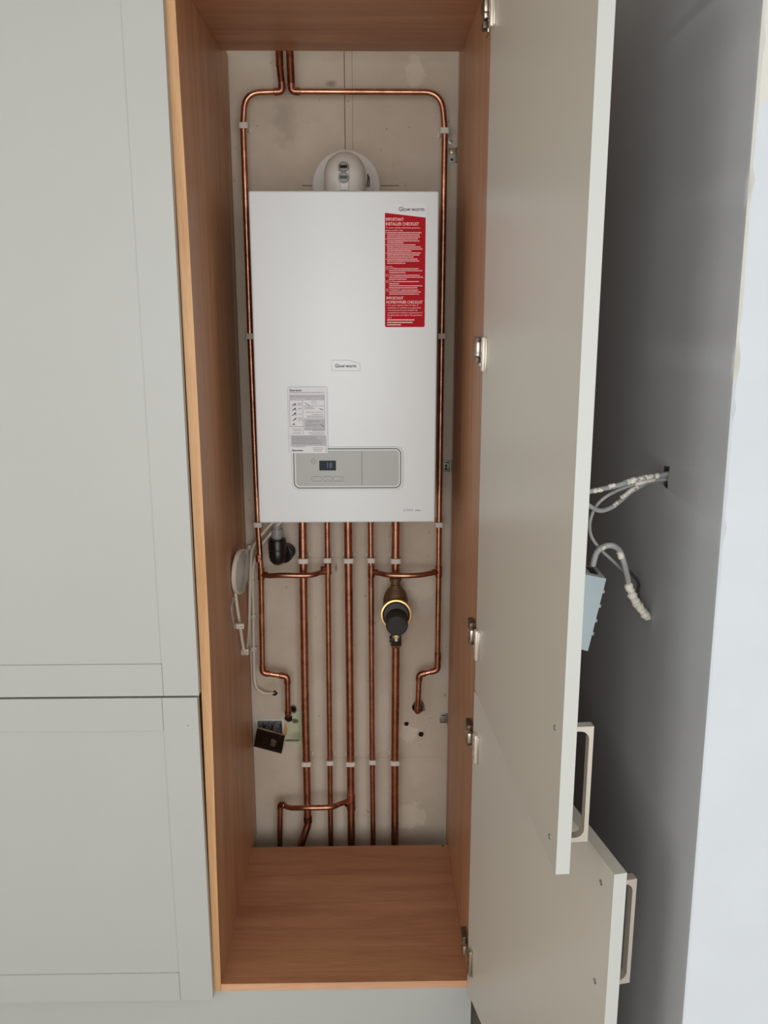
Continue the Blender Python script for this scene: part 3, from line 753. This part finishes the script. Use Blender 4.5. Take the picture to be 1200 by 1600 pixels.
# right loop
B = [(0.1556, 0.5900, 2.1425), (0.1573, 0.5900, 2.0261), (0.5223, 0.5900, 2.0245), (0.5314, 0.5900, 1.9357), (0.5305, 0.5900, 1.4414), (0.5306, 0.5900, 0.9383), (0.5315, 0.5900, 0.8060), (0.5318, 0.5900, 0.5156), (0.4804, 0.5900, 0.5025), (0.4768, 0.5900, 0.3888)]
B = [V(p) for p in B]; B[1].z = V((0.1573, 0.5900, 2.0247)).z; endB = B[-1]+V((0, .065, -.006))
pb = pipe('copper pipe looping over the top and down the right of the boiler', B+[endB], R15, [.012, .055, .3, .3, .3, .3, .014, .012, .010], loc=B[7])
elbow(pb, B[0], B[1], B[2], R15, .013, .021); elbow(pb, B[7-1], B[7], B[8], R15, .014, .020); elbow(pb, B[7], B[8], B[9], R15, .013, .018); elbow(pb, B[8], B[9], endB, R15, .010, .014)
tee(pb, B[6], B[7]-B[6], (-1, -.4, 0), R15)
bm = NB(); sleeve(bm, V((0.5322, 0.5900, 0.5542)), B[7]-B[6], .030, R15); obj('coupling', bm, M['fitting'], pb)
bm = NB(); tube(bm, [V((0.1550, 0.5890, 2.1282)), V((0.1570, 0.5890, 2.0431))], R15+.0016, 20); obj('coupling', bm, M['copperold'], pb)
e_ = V((0.3460, 0.5900, 0.8053))
lk = [B[6], B[6]+V((-.022, -.012, -.001)), V((0.4674, 0.5600, 0.8047)), V((0.4014, 0.5600, 0.8051)), e_+V((.022, -.010, 0)), e_]
bm = NB(); tube(bm, smooth_path(lk, 10), R15-.0003, 20); obj('link_pipe', bm, M['copper'], pb)
# verticals below the boiler
def down(u0, v0, u1, v1): return V((0.1636, 0.5900, 0.9758)), 0
def vert(label, p_top, p_mid, p_low, r, extra=None, rads=.25):
    pts = [V(p_top), V(p_mid)] + [V(p_low)] + [V(q) for q in (extra or [])]
    return pipe(label, pts, r, rads, loc=pts[-1])
pc = vert('thick copper pipe, first from the left under the boiler, kinked left at its foot', (0.1610, 0.5900, 0.9759), (0.1571, 0.5900, 0.4156), (0.1567, 0.5900, 0.0330), R22, [(0.1328, 0.5850, -0.0418), (0.1238, 0.5800, -0.1239)], [.25, .03, .2])
bm = NB(); sleeve(bm, V((0.1570, 0.5900, 0.0498)), (0, 0, 1), .020, R22, False); obj('bend_collar', bm, M['copperold'], pc)
pd = vert('thin copper pipe, second from the left under the boiler, tee below its clip', (0.2274, 0.5900, 0.9755), (0.2252, 0.5900, 0.4149), (0.2229, 0.5900, -0.1323), R15)
tee(pd, V((0.2277, 0.5900, 0.8170)), (0, 0, 1), (-1, -.4, 0), R15)
pe = vert('thick copper pipe in the middle under the boiler, with a tee near its foot', (0.2836, 0.5900, 0.9752), (0.2843, 0.5900, 0.4144), (0.2840, 0.5900, -0.1332), R22)
tee(pe, V((0.2846, 0.5900, 0.1047)), (0, 0, 1), (-1, -.4, 0), R22, .05)
pf = vert('thin copper pipe, fourth from the left under the boiler, left of the black-capped filter', (0.3449, 0.5900, 0.9749), (0.3462, 0.5900, 0.4138), (0.3489, 0.5900, -0.1341), R15)
tee(pf, V((0.3460, 0.5900, 0.8071)), (0, 0, 1), (1, -.4, 0), R15)
# rightmost: pipe, filter body, pipe
G1 = V((0.4132, 0.5900, 0.9746)); G2 = V((0.4128, 0.5900, 0.7791)); G3 = V((0.4141, 0.5900, 0.6011)); G4 = V((0.4130, 0.5900, -0.1350))
pg = thing('copper_pipe', G2, 'short thick copper pipe from the boiler down into the black-capped filter', 'pipe', 'copper pipes under and around the boiler')
bm = NB(); tube(bm, [G1, G2+V((0, 0, -.006))], R22, 24); obj('tube', bm, M['copper'], pg)
ph = thing('copper_pipe', G4, 'thick copper pipe, rightmost below the black-capped filter, going down behind the shelf', 'pipe', 'copper pipes under and around the boiler')
bm = NB(); tube(bm, fillet([G3, V((0.4122, 0.5900, 0.2532)), G4], .2), R22, 24); obj('tube', bm, M['copper'], ph)
# bowed cross pipe low down
H = [V((0.0686, 0.5900, -0.1302)), V((0.0778, 0.5900, 0.1009))]
pl = thing('copper_pipe', H[0], 'copper pipe rising at bottom left and bowing across in front of two pipes', 'pipe', 'copper pipes under and around the boiler')
bm = NB(); tube(bm, H, R15+.0004, 20); obj('tube', bm, M['copper'], pl)
e_ = V((0.2824, 0.5900, 0.1089))
lk = [H[1]+V((.006, -.002, .001)), H[1]+V((.030, -.020, .000)), V((0.1518, 0.5480, 0.1134)), V((0.2253, 0.5480, 0.1145)), e_+V((-.030, -.016, 0)), e_]
bm = NB(); tube(bm, smooth_path(lk, 10), R15+.0002, 20); obj('cross_pipe', bm, M['copper'], pl)
elbow(pl, H[0], H[1], H[1]+V((.03, -.018, 0)), R15, .012, .016)

# ------------------------------------------------------------------ pipe clips
def clip(p, r, label):
    p = V(p); t = thing('pipe_clip', (p.x, .64, p.z-.007), label, 'pipe clip', 'white pipe clips')
    hw = r+.0042
    bm = NB()
    ring_o, ring_i, n = [], [], 28
    # rounded-square hoop around the pipe
    prof_o = rrect(p.x-hw, p.x+hw, p.y-hw, p.y+hw, hw*.55, 6); prof_i = rrect(p.x-r-.0008, p.x+r+.0008, p.y-r-.0008, p.y+r+.0008, r*.98, 6)
    hz = .0068
    g = [[bm.verts.new((q[0], q[1], p.z+s*hz)) for q in o] for o in (prof_o, prof_i) for s in (-1, 1)]
    for i in range(len(prof_o)):
        j = (i+1) % len(prof_o)
        for a, c in ((g[0], g[1]), (g[1], g[3]), (g[3], g[2]), (g[2], g[0])): bm.faces.new((a[i], a[j], c[j], c[i]))
    obj('hoop', bm, M['clip'], t, angle=40)
    bm = NB(); box(bm, p.x-hw*.8, p.x+hw*.8, p.y+hw-.001, .640, p.z-.0065, p.z+.0065, .001)
    box(bm, p.x-hw-.002, p.x+hw+.002, .6375, .640, p.z-.006, p.z+.007, .0008); obj('base', bm, M['clip'], t)
clip((0.0381, 0.5900, 1.9461), R15, 'pipe clip at the top of the left loop pipe, above the boiler')
clip((0.5311, 0.5900, 1.9357), R15, 'pipe clip at the top of the right loop pipe, above the boiler')
clip((0.0370, 0.5900, 1.4421), R15, 'pipe clip half hidden behind the left edge of the boiler, mid height')
clip((0.5305, 0.5900, 1.4414), R15, 'pipe clip on the right loop pipe beside the boiler, mid height')
clip((0.0402, 0.5900, 0.9427), R15, 'pipe clip on the left loop pipe level with the boiler underside')
clip((0.5306, 0.5900, 0.9401), R15, 'pipe clip on the right loop pipe level with the boiler underside')
nm = ['first pipe from the left', 'second pipe from the left', 'middle pipe', 'fourth pipe from the left', 'pipe leading into the black-capped filter']
for i, (p, r) in enumerate((((0.1608, 0.5900, 0.8412), R22), ((0.2268, 0.5900, 0.8417), R15), ((0.2845, 0.5900, 0.8413), R22), ((0.3458, 0.5900, 0.8409), R15), ((0.4132, 0.5900, 0.8396), R22))):
    clip(p, r, 'upper-row pipe clip just under the boiler on the ' + nm[i])
for i, (p, r) in enumerate((((0.1570, 0.5900, 0.2336), R22), ((0.2244, 0.5900, 0.2349), R15), ((0.2841, 0.5900, 0.2323), R22), ((0.3474, 0.5900, 0.2356), R15), ((0.4122, 0.5900, 0.2339), R22))):
    clip(p, r, 'lower-row pipe clip near the bottom shelf on the ' + (nm[i] if i < 4 else 'rightmost thick pipe'))

# ------------------------------------------------------------------ magnetic filter on the right-hand pipe
mf = thing('magnetic_filter', G3, 'brass filter body with black cap fitted in the rightmost thick pipe', 'filter')
cF = V((0.4128, 0.5560, 0.7002))
b = NB()
lathe(b, G2+V((0, 0, .012)), (0, 0, -1), [(0, 0), (0, .0135), (.002, .0165), (.010, .0165), (.012, .013), (.020, .013), (.020, 0)], 6+18)
obj('top_nut', b, M['brassdull'], mf)
b = NB()
lathe(b, G2+V((0, 0, -.010)), (0, 0, -1), [(0, 0), (0, .013), (.006, .015), (.014, .023), (.026, .030), (.042, .0340), (.085, .0345), (.105, .031), (.118, .020), (.124, .014), (.124, 0)], 40)
obj('body', b, M['brassdull'], mf)
nF = V((0, -1, .10)).normalized()
b = NB(); f0 = cF + V((0, -.012, 0))
lathe(b, f0, nF, [(-.004, .030), (0, .0425), (.010, .0425), (.012, .0415), (.0125, .0372), (.010, .0362), (.004, .036)], 48); obj('rim', b, M['brass'], mf)
b = NB(); lathe(b, f0, nF, [(0, 0), (0, .0365), (.010, .0362), (.014, .034), (.015, .031), (.015, 0)], 48); cap = obj('cap', b, M['darkgrey'], mf)
dk = V((.0, -1, -.12)).normalized(); k0 = f0 + V((.001, -.008, -.010))
b = NB(); lathe(b, k0, dk, [(0, 0), (0, .0305), (.036, .0300), (.046, .0285), (.048, .026), (.048, 0)], 48); obj('knob', b, M['darkgrey'], mf)
kv = V((0.4137, 0.5500, 0.6281))
b = NB(); box(b, kv.x-.014, kv.x+.014, .535, .60, kv.z-.018, kv.z+.014, .003)
cyl(b, (kv.x-.018, .57, kv.z-.010), (kv.x-.010, .57, kv.z-.010), .009); obj('drain_body', b, M['blackplastic'], mf)
p = V((0.4127, 0.5200, 0.6517)); b = NB(); lathe(b, p+V((0, .006, 0)), (0, -1, .15), [(0, 0), (0, .0068), (.014, .0068), (.015, .006), (.015, .0028), (.010, .0026), (.010, 0)], 24)
cyl(b, p+V((0, .004, -.008)), p+V((0, -.002, -.008)), .0065); obj('bleed_screw', b, M['brass'], mf)
p = V((0.4130, 0.5300, 0.6303)); b = NB(); lathe(b, p+V((0, .006, 0)), (0, -1, .1), [(0, 0), (0, .0045), (.009, .0045), (.010, .0032), (.010, .0012), (.007, 0)], 20); obj('hex_screw', b, M['steel'], mf)
b = NB(); lathe(b, V((0.4141, 0.5900, 0.5992))+V((0, 0, .012)), (0, 0, -1), [(0, 0), (0, .0150), (.006, .0180), (.018, .0180), (.021, .0150), (.024, .0135), (.024, 0)], 6); obj('bottom_nut', b, M['brass'], mf, angle=20)

# ------------------------------------------------------------------ condensate drop
ct = thing('condensate_waste', (0.0877, 0.6000, 0.8241), 'grey waste pipe dropping into a black rubber elbow under the boiler left corner', 'waste pipe')
c0 = V((0.0919, 0.5850, 0.9508)); c1 = V((0.0914, 0.5850, 0.9026)); 
b = NB(); cyl(b, (c0.x, c0.y, 1.016), c1+V((0, 0, .005)), .0125); obj('waste_pipe', b, M['greyplastic'], ct)
b = NB(); lathe(b, (c0.x, c0.y, V((0.0922, 0.5850, 0.9312)).z), (0, 0, -1), [(0, 0), (0, .0150), (.002, .0155), (.024, .0150), (.026, .0125), (.026, 0)], 28); obj('sleeve', b, M['greyplastic'], ct)
b = NB(); lathe(b, c1+V((0, 0, .010)), (0, 0, -1), [(0, 0), (0, .0108), (.012, .0108), (.012, 0)], 24); obj('white_spigot', b, M['flue'], ct)
b = NB(); lathe(b, c1+V((0, 0, .001)), (0, 0, -1), [(0, .012), (0, .0225), (.003, .0245), (.030, .0245), (.031, .0235), (.033, .0235), (.034, .0240), (.052, .0230), (.062, .0205), (.070, .0140), (.074, .006), (.075, 0)], 36)
obj('rubber_elbow', b, M['blackplastic'], ct)
b = NB(); q = V((0.1009, 0.6000, 0.8550)); lathe(b, q+V((0, -.006, 0)), (.35, 1, 0), [(0, 0), (0, .0225), (.010, .0225), (.011, .0265), (.020, .0265), (.020, .022), (.045, .022), (.045, 0)], 36); obj('wall_outlet', b, M['blackplastic'], ct)
b = NB(); lathe(b, V((0.0896, 0.6395, 0.8401)), (0, -1, 0), [(0, 0), (0, .028), (.002, .027), (.003, .020), (.003, 0)], 26); obj('sealant_ring', b, M['wall'], ct)

# ------------------------------------------------------------------ cables and round unit at left
ru = thing('round_unit', (0.0104, 0.4400, 0.7915), 'round white disc-shaped unit with ribbed grey face hanging beside the left cabinet side', 'sensor')
dn = V((.985, -.165, -.04)).normalized(); dc = V((0.0185, 0.3851, 0.8719))
b = NB(); lathe(b, dc-dn*.008, dn, [(0, 0), (0, .050), (.003, .0560), (.006, .0570), (.013, .0568), (.013, 0)], 56); obj('housing', b, M['cable'], ru)
b = NB(); pr = [(.0, 0), (.0, .054)]
k = 0; rr = .0535
while rr > .003:
    pr.append((.0012+.004*(1-(rr/.054)**2)+(.0006 if k % 2 else -.0006), rr)); rr -= .0022; k += 1
pr.append((.005, 0)); lathe(b, dc+dn*.0045, dn, pr, 56); obj('ribbed_face', b, M['lens'], ru)
def cable(label, pts, r, mat, name='electric_cable', group=None, cat='cable', n=8):
    t = thing(name, pts[-1], label, cat, group)
    bm = NB(); tube(bm, smooth_path(pts, n), r, 12); obj('sheath', bm, M[mat], t); return t
CR = .0042
ca = cable('white cable looping from the boiler underside down to the round unit', [(0.0973, 0.5600, 0.9657), (0.0717, 0.5700, 0.9422), (0.0393, 0.6000, 0.8989), (0.0185, 0.6180, 0.8650), (0.0130, 0.6220, 0.8235), (0.0097, 0.6220, 0.7772), (0.0080, 0.6000, 0.7006), (0.0096, 0.5600, 0.6498), (0.0110, 0.5029, 0.6258), (0.0090, 0.4710, 0.6187), (0.0080, 0.4496, 0.6507), (0.0080, 0.4211, 0.7024), (0.0080, 0.3861, 0.7671), (0.0080, 0.3648, 0.8133), (0.0090, 0.3605, 0.8314)], CR, 'cable')
cbb = cable('white cable running down the back wall left edge and turning into a small hole', [(0.1239, 0.5700, 0.9702), (0.0988, 0.5750, 0.9479), (0.0722, 0.5900, 0.9139), (0.0405, 0.6120, 0.8720), (0.0239, 0.6220, 0.8308), (0.0148, 0.6300, 0.7747), (0.0141, 0.6320, 0.7082), (0.0120, 0.6320, 0.6225), (0.0109, 0.6320, 0.5354), (0.0105, 0.6300, 0.4735), (0.0186, 0.6200, 0.4502), (0.0385, 0.6180, 0.4371), (0.0568, 0.6340, 0.4296), (0.0631, 0.6600, 0.4196)], CR, 'cable')
def cable_clip(p, ax, w, h, label, dep=.010):
    t = thing('cable_clip', p, label, 'cable clip', 'white cable clips by the left cabinet side'); p = V(p); bm = NB()
    if ax == 'w': box(bm, p.x-w/2, p.x+w/2, p.y-.006, p.y+dep, p.z-h/2, p.z+h/2, .0015)
    else: box(bm, p.x-w/2, p.x+w/2, p.y-dep, p.y+dep, p.z-h/2, p.z+h/2, .0015)
    obj('saddle', bm, M['clip'], t)
    bm = NB(); cyl(bm, (p.x+w*.3, p.y-.0062, p.z), (p.x+w*.3, p.y-.0075, p.z), .002); obj('nail_head', bm, M['steel'], t)
cable_clip((0.0147, 0.6280, 0.8678), 'w', .018, .013, 'white cable clip at the top of the two cables, beside the left loop pipe')
cable_clip((0.0117, 0.6300, 0.7635), 'w', .017, .014, 'white cable clip where two cables meet, right of the round unit')
cable_clip((0.0144, 0.6320, 0.6646), 'w', .013, .011, 'small white cable clip halfway down the back wall cable', .008)
cable_clip((0.0125, 0.6320, 0.5665), 'w', .016, .014, 'white cable clip low on the back wall cable, right of the loop bottom', .008)
p = V((0.0115, 0.3799, 0.7301)); cable_clip((p.x, p.y, p.z), 's', .024, .014, 'white cable clip on the loop under the round unit', .006)
p = V((0.0095, 0.4747, 0.6226)); cable_clip((p.x, p.y, p.z), 's', .020, .016, 'white cable clip at the lowest point of the loop', .006)
b = NB(); q0, q1, q2 = V((0.0060, 0.3465, 0.8162)), V((0.0060, 0.3155, 0.8004)), V((0.0060, 0.3518, 0.7338))
tube(b, smooth_path([q0, q1+V((-.001, 0, 0)), V((0.0060, 0.3228, 0.7680)), q2]), [.0028]*25, 10)
tag(obj('plastic_sleeve', b, M['clear'], angle=60), 'clear plastic sleeve dangling under the round unit', 'sleeve')

# ------------------------------------------------------------------ back box and hanging faceplate
wbx = thing('wall_box', (BX0, .64, BZ0), 'white-rimmed electrical back box sunk in the wall at lower left', 'electrical box')
b = NB(); z0_, z1_ = BZ0, BZ1
ring_plate(b, rrect(BX0-.0045, BX1+.0045, z0_-.004, z1_+.004, .003), rrect(BX0+.0005, BX1-.0005, z0_+.0005, z1_-.0005, .002), .6375, .668); obj('rim', b, M['flue'], wbx, smooth=False)
b = NB(); box(b, BX0+.001, BX1-.001, .666, .669, z0_+.001, z1_-.001); obj('back_plate', b, M['greyplastic'], wbx, smooth=False)
for i in range(7):
    x = BX0+.014+i*.008; b = NB()
    tube(b, smooth_path([(x, .665, z1_-.012-random.uniform(0, .02)), (x+random.uniform(-.01, .01), .640, z1_-.018-random.uniform(0, .012)), (x+random.uniform(-.012, .012), .622, z1_-.030), (BX0+.035+i*.002, .618, z1_-.052)]), .0017, 8)
    obj('wire', b, [M['darkcable'], M['blackplastic'], M['greycable']][i % 3], wbx)
pTL, pTR, pBL, pBR = V((0.0187, 0.5820, 0.3438)), V((0.0968, 0.5860, 0.3170)), V((0.0026, 0.6120, 0.2732)), V((0.0830, 0.6160, 0.2467))
fp = thing('switch_plate', (pBL+pBR)/2, 'dark bronze fused switch plate hanging loose at an angle below the box', 'switch')
nn = (pTR-pTL).cross(pBL-pTL).normalized()
if nn.y > 0: nn = -nn
b = NB()
hexa(b, [pTL, pBL, pTL-nn*.007, pBL-nn*.007, pTR, pBR, pTR-nn*.007, pBR-nn*.007], .0012)
obj('plate', b, M['bronze'], fp)
uu = (pTR-pTL).normalized(); vv = (pTL-pBL).normalized(); W_ = (pTR-pTL).length; H_ = (pTL-pBL).length
b = NB(); obox(b, pTL, uu, -vv, -nn, .0, W_, -.0002, .0006, .002, .0078, .0001); obj('lit_edge', b, M['steel'], fp)  # pale strip stands in for light caught along the plate's top edge
b = NB(); obox(b, pBL, uu, vv, nn, W_*.56, W_*.75, H_*.36, H_*.66, -.001, .004, .001); obj('rocker', b, M['steel'], fp)
b = NB(); obox(b, pBL, uu, vv, nn, W_*.28, W_*.46, H_*.34, H_*.66, -.001, .0015, .0005); obj('fuse_carrier', b, M['blackplastic'], fp)
b = NB(); obox(b, pBL, uu, vv, -nn, W_*.2, W_*.8, H_*.2, H_*.8, .006, .022, .001); obj('rear_housing', b, M['darkgrey'], fp)

# ------------------------------------------------------------------ fixing brackets on the wall
def bracket(p, w, h, label, holes):
    p = V(p); t = thing('angle_bracket', p, label, 'bracket', 'small steel angle brackets on the back wall'); bm = NB()
    box(bm, p.x-w/2, p.x+w/2, .6375, .640, p.z-h/2, p.z+h/2, .0006)
    box(bm, .5655, .5675, .600, .640, p.z-h/2, p.z+h/2, .0005)
    box(bm, p.x+w/2-.001, .5675, .6375, .640, p.z-h/2, p.z+h/2)
    o = obj('plate', bm, M['galv'], t)
    for dz, kind in holes:
        bm = NB(); q = (p.x-w*.1, .6375, p.z+dz)
        if kind == 's': lathe(bm, q, (0, -1, 0), [(0, .005), (.0018, .0042), (.002, .0016), (.0005, .0012), (.0005, 0)], 16); obj('screw', bm, M['brass'], t)
        elif kind == 'h': lathe(bm, q, (0, -1, 0), [(0, .0038), (.0004, .0034), (.0004, 0)], 14); obj('hole', bm, M['darkhole'], t)
        else: box(bm, p.x-w*.32, p.x+w*.28, .6368, .638, p.z+dz-.0016, p.z+dz+.0016); obj('slot', bm, M['darkhole'], t, smooth=False)
bracket((0.5566, 0.6400, 1.8873), .024, .036, 'small steel bracket at the upper right of the back wall, beside the pipe', [(.008, 's'), (-.010, 'h')])
bracket((0.5535, 0.6400, 1.0914), .019, .032, 'small steel bracket halfway up the back wall, right of the boiler', [(.010, 'l'), (.001, 'h'), (-.008, 'h')])
bracket((0.5557, 0.6400, 0.3436), .022, .030, 'small steel bracket at the lower right of the back wall near the holes', [(.010, 'l'), (-.004, 's')])
b = NB(); p = V((0.5504, 0.6400, 1.9205)); lathe(b, (p.x, .640, p.z), (0, -1, 0), [(0, 0), (0, .0062), (.0008, .006), (.0010, .0035), (.003, .0030), (.0038, .0015), (.0038, 0)], 18)
tag(obj('wall_screw', b, M['steel']), 'screw head in the back wall just above the upper right bracket', 'screw')

# ------------------------------------------------------------------ cables from the side wall behind the open door
def plastered(t, pts, r, name='plaster_crust'):
    bm = NB(); P = smooth_path(pts, 9); rs = [r*random.uniform(.7, 1.15) for _ in P]; rs[0] *= .5; rs[-1] *= .5
    tube(bm, P, rs, 10, jitter=.22); obj(name, bm, M['plaster'], t, angle=60)
h0 = V((.822, hp.y, hp.z+.006)); GRP = 'plaster-splashed cables on the grey side wall'
c1_ = [h0, (0.7870, -0.4100, 1.2644), (0.7593, -0.4200, 1.2625), (0.7369, -0.4300, 1.2596), (0.7101, -0.4400, 1.2538), (0.6834, -0.4500, 1.2510), (0.6524, -0.4600, 1.2465)]
t = cable('plaster-splashed cable, uppermost from the square hole in the grey wall', c1_, .0038, 'greycable', group=GRP)
plastered(t, c1_[1:4]+[(0.7267, -0.4320, 1.2570)], .0044); plastered(t, [(0.7116, -0.4410, 1.2564), (0.6990, -0.4450, 1.2539)], .0036); plastered(t, [(0.6916, -0.4480, 1.2511), (0.6726, -0.4550, 1.2497)], .0036)
c2_ = [h0+V((0, 0, -.006)), (0.7807, -0.4000, 1.2575), (0.7579, -0.4100, 1.2535), (0.7307, -0.4200, 1.2476), (0.7039, -0.4300, 1.2378), (0.6871, -0.4300, 1.2219), (0.6786, -0.4300, 1.1968), (0.6845, -0.4200, 1.1708), (0.7023, -0.4100, 1.1473), (0.7233, -0.4000, 1.1276), (0.7476, -0.3800, 1.1044), (0.7616, -0.3700, 1.0926)]
t = cable('long thin grey cable curving down from the square hole in the grey wall', c2_, .0026, 'greycable', group=GRP)
plastered(t, [(0.7840, -0.4020, 1.2579), (0.7622, -0.4120, 1.2549), (0.7487, -0.4150, 1.2515)], .0040)
c3_ = [h0+V((0, 0, -.012)), (0.7891, -0.3900, 1.2535), (0.7663, -0.4000, 1.2484), (0.7440, -0.4100, 1.2384), (0.7269, -0.4200, 1.2275), (0.7099, -0.4300, 1.2188), (0.6908, -0.4400, 1.2162), (0.6722, -0.4500, 1.2255), (0.6539, -0.4550, 1.2405)]
t = cable('cable sagging in a shallow loop below the uppermost one', c3_, .0036, 'greycable', group=GRP)
plastered(t, [(0.7562, -0.4040, 1.2462), (0.7404, -0.4120, 1.2389), (0.7268, -0.4200, 1.2306)], .0038); plastered(t, [(0.7247, -0.4210, 1.2268), (0.7130, -0.4290, 1.2206)], .0036)
c4_ = [(0.6890, -0.4200, 1.1232), (0.6939, -0.4200, 1.1439), (0.7053, -0.4200, 1.1542), (0.7193, -0.4200, 1.1552), (0.7338, -0.4100, 1.1429), (0.7410, -0.4100, 1.1241), (0.7505, -0.4000, 1.0998), (0.7585, -0.3950, 1.0767), (0.7746, -0.3850, 1.0494), (0.7906, -0.3780, 1.0293), (0.8003, -0.3760, 1.0196)]
t = cable('cable bundle arching from the pale blue box and ending in white plaster', c4_, .0048, 'greycable', group=GRP)
plastered(t, [(0.7517, -0.4020, 1.0876), (0.7602, -0.3980, 1.0691), (0.7714, -0.3920, 1.0508), (0.7839, -0.3850, 1.0351), (0.7956, -0.3810, 1.0204)], .0068)
plastered(t, [(0.7300, -0.4160, 1.1447), (0.7358, -0.4160, 1.1332)], .0048); plastered(t, [(0.7005, -0.4240, 1.1512), (0.7072, -0.4240, 1.1553)], .0030)
c5_ = [(0.7665, -0.3600, 1.0949), (0.7910, -0.3300, 1.0665), (0.8100, -0.3200, 1.0382), (0.8119, -0.3450, 1.0241), (0.8076, -0.3600, 1.0171), (0.7978, -0.3700, 1.0219), (0.7836, -0.3850, 1.0406)]
c5_ = [V((min(V(p).x, .795), V(p).y, V(p).z)) for p in c5_]
t = cable('short dark cable loop touching the grey wall beside the plastered cable end', c5_, .0028, 'darkcable', group=GRP)

bb = thing('connection_box', (0.6724, -0.4300, 0.9854), 'pale blue-grey plastic box dangling from cables behind the upper door', 'electrical box')
fTL, fTR, fBL, fBR = V((0.6361, -0.4500, 1.1263)), V((0.7067, -0.4400, 1.1084)), V((0.6190, -0.4700, 1.0178)), V((0.6788, -0.4600, 0.9965))
nrm = (fTR-fTL).cross(fBL-fTL).normalized()
if nrm.y > 0: nrm = -nrm
back = -nrm*.046 + V((.004, 0, .012))
b = NB(); hexa(b, [fTL, fBL, fTL-nrm*.003, fBL-nrm*.003, fTR, fBR, fTR-nrm*.003, fBR-nrm*.003], .0015); obj('cover', b, M['bluebox'], bb)
b = NB(); hexa(b, [fTL-nrm*.003, fBL-nrm*.003, fTL+back, fBL+back, fTR-nrm*.003, fBR-nrm*.003, fTR+back, fBR+back], .001); bxx = obj('base', b, M['boxgrey'], bb)
ud = (fTR-fTL).normalized(); L_ = (fTR-fTL).length; bk = back.normalized(); BL = back.length; wn = ud.cross(bk).normalized()
if wn.z < 0: wn = -wn
for i, a in enumerate((.20, .47, .77)):
    b = NB(); obox(b, fTL+ud*(L_*a), ud, bk, wn, -.0065, .0065, BL*.25, BL*.80, -.003, .0004); obj('cable_slot', b, M['blackplastic'], bb, smooth=False)
dr = (fBR-fTR).normalized(); HH = (fBR-fTR).length; sn = dr.cross(bk).normalized()
if sn.x < 0: sn = -sn
for i, a in enumerate((.26, .46, .66, .84)):
    b = NB(); q = fTR+dr*(HH*a)+bk*.012
    obox(b, q, dr, ud, bk, -.009, .007, -.002, .0028, -.004, .004, .0005)
    obox(b, q, dr, ud, bk, -.009, -.004, .002, .0060, -.004, .004, .0005); obj('latch', b, M['boxgrey'], bb)
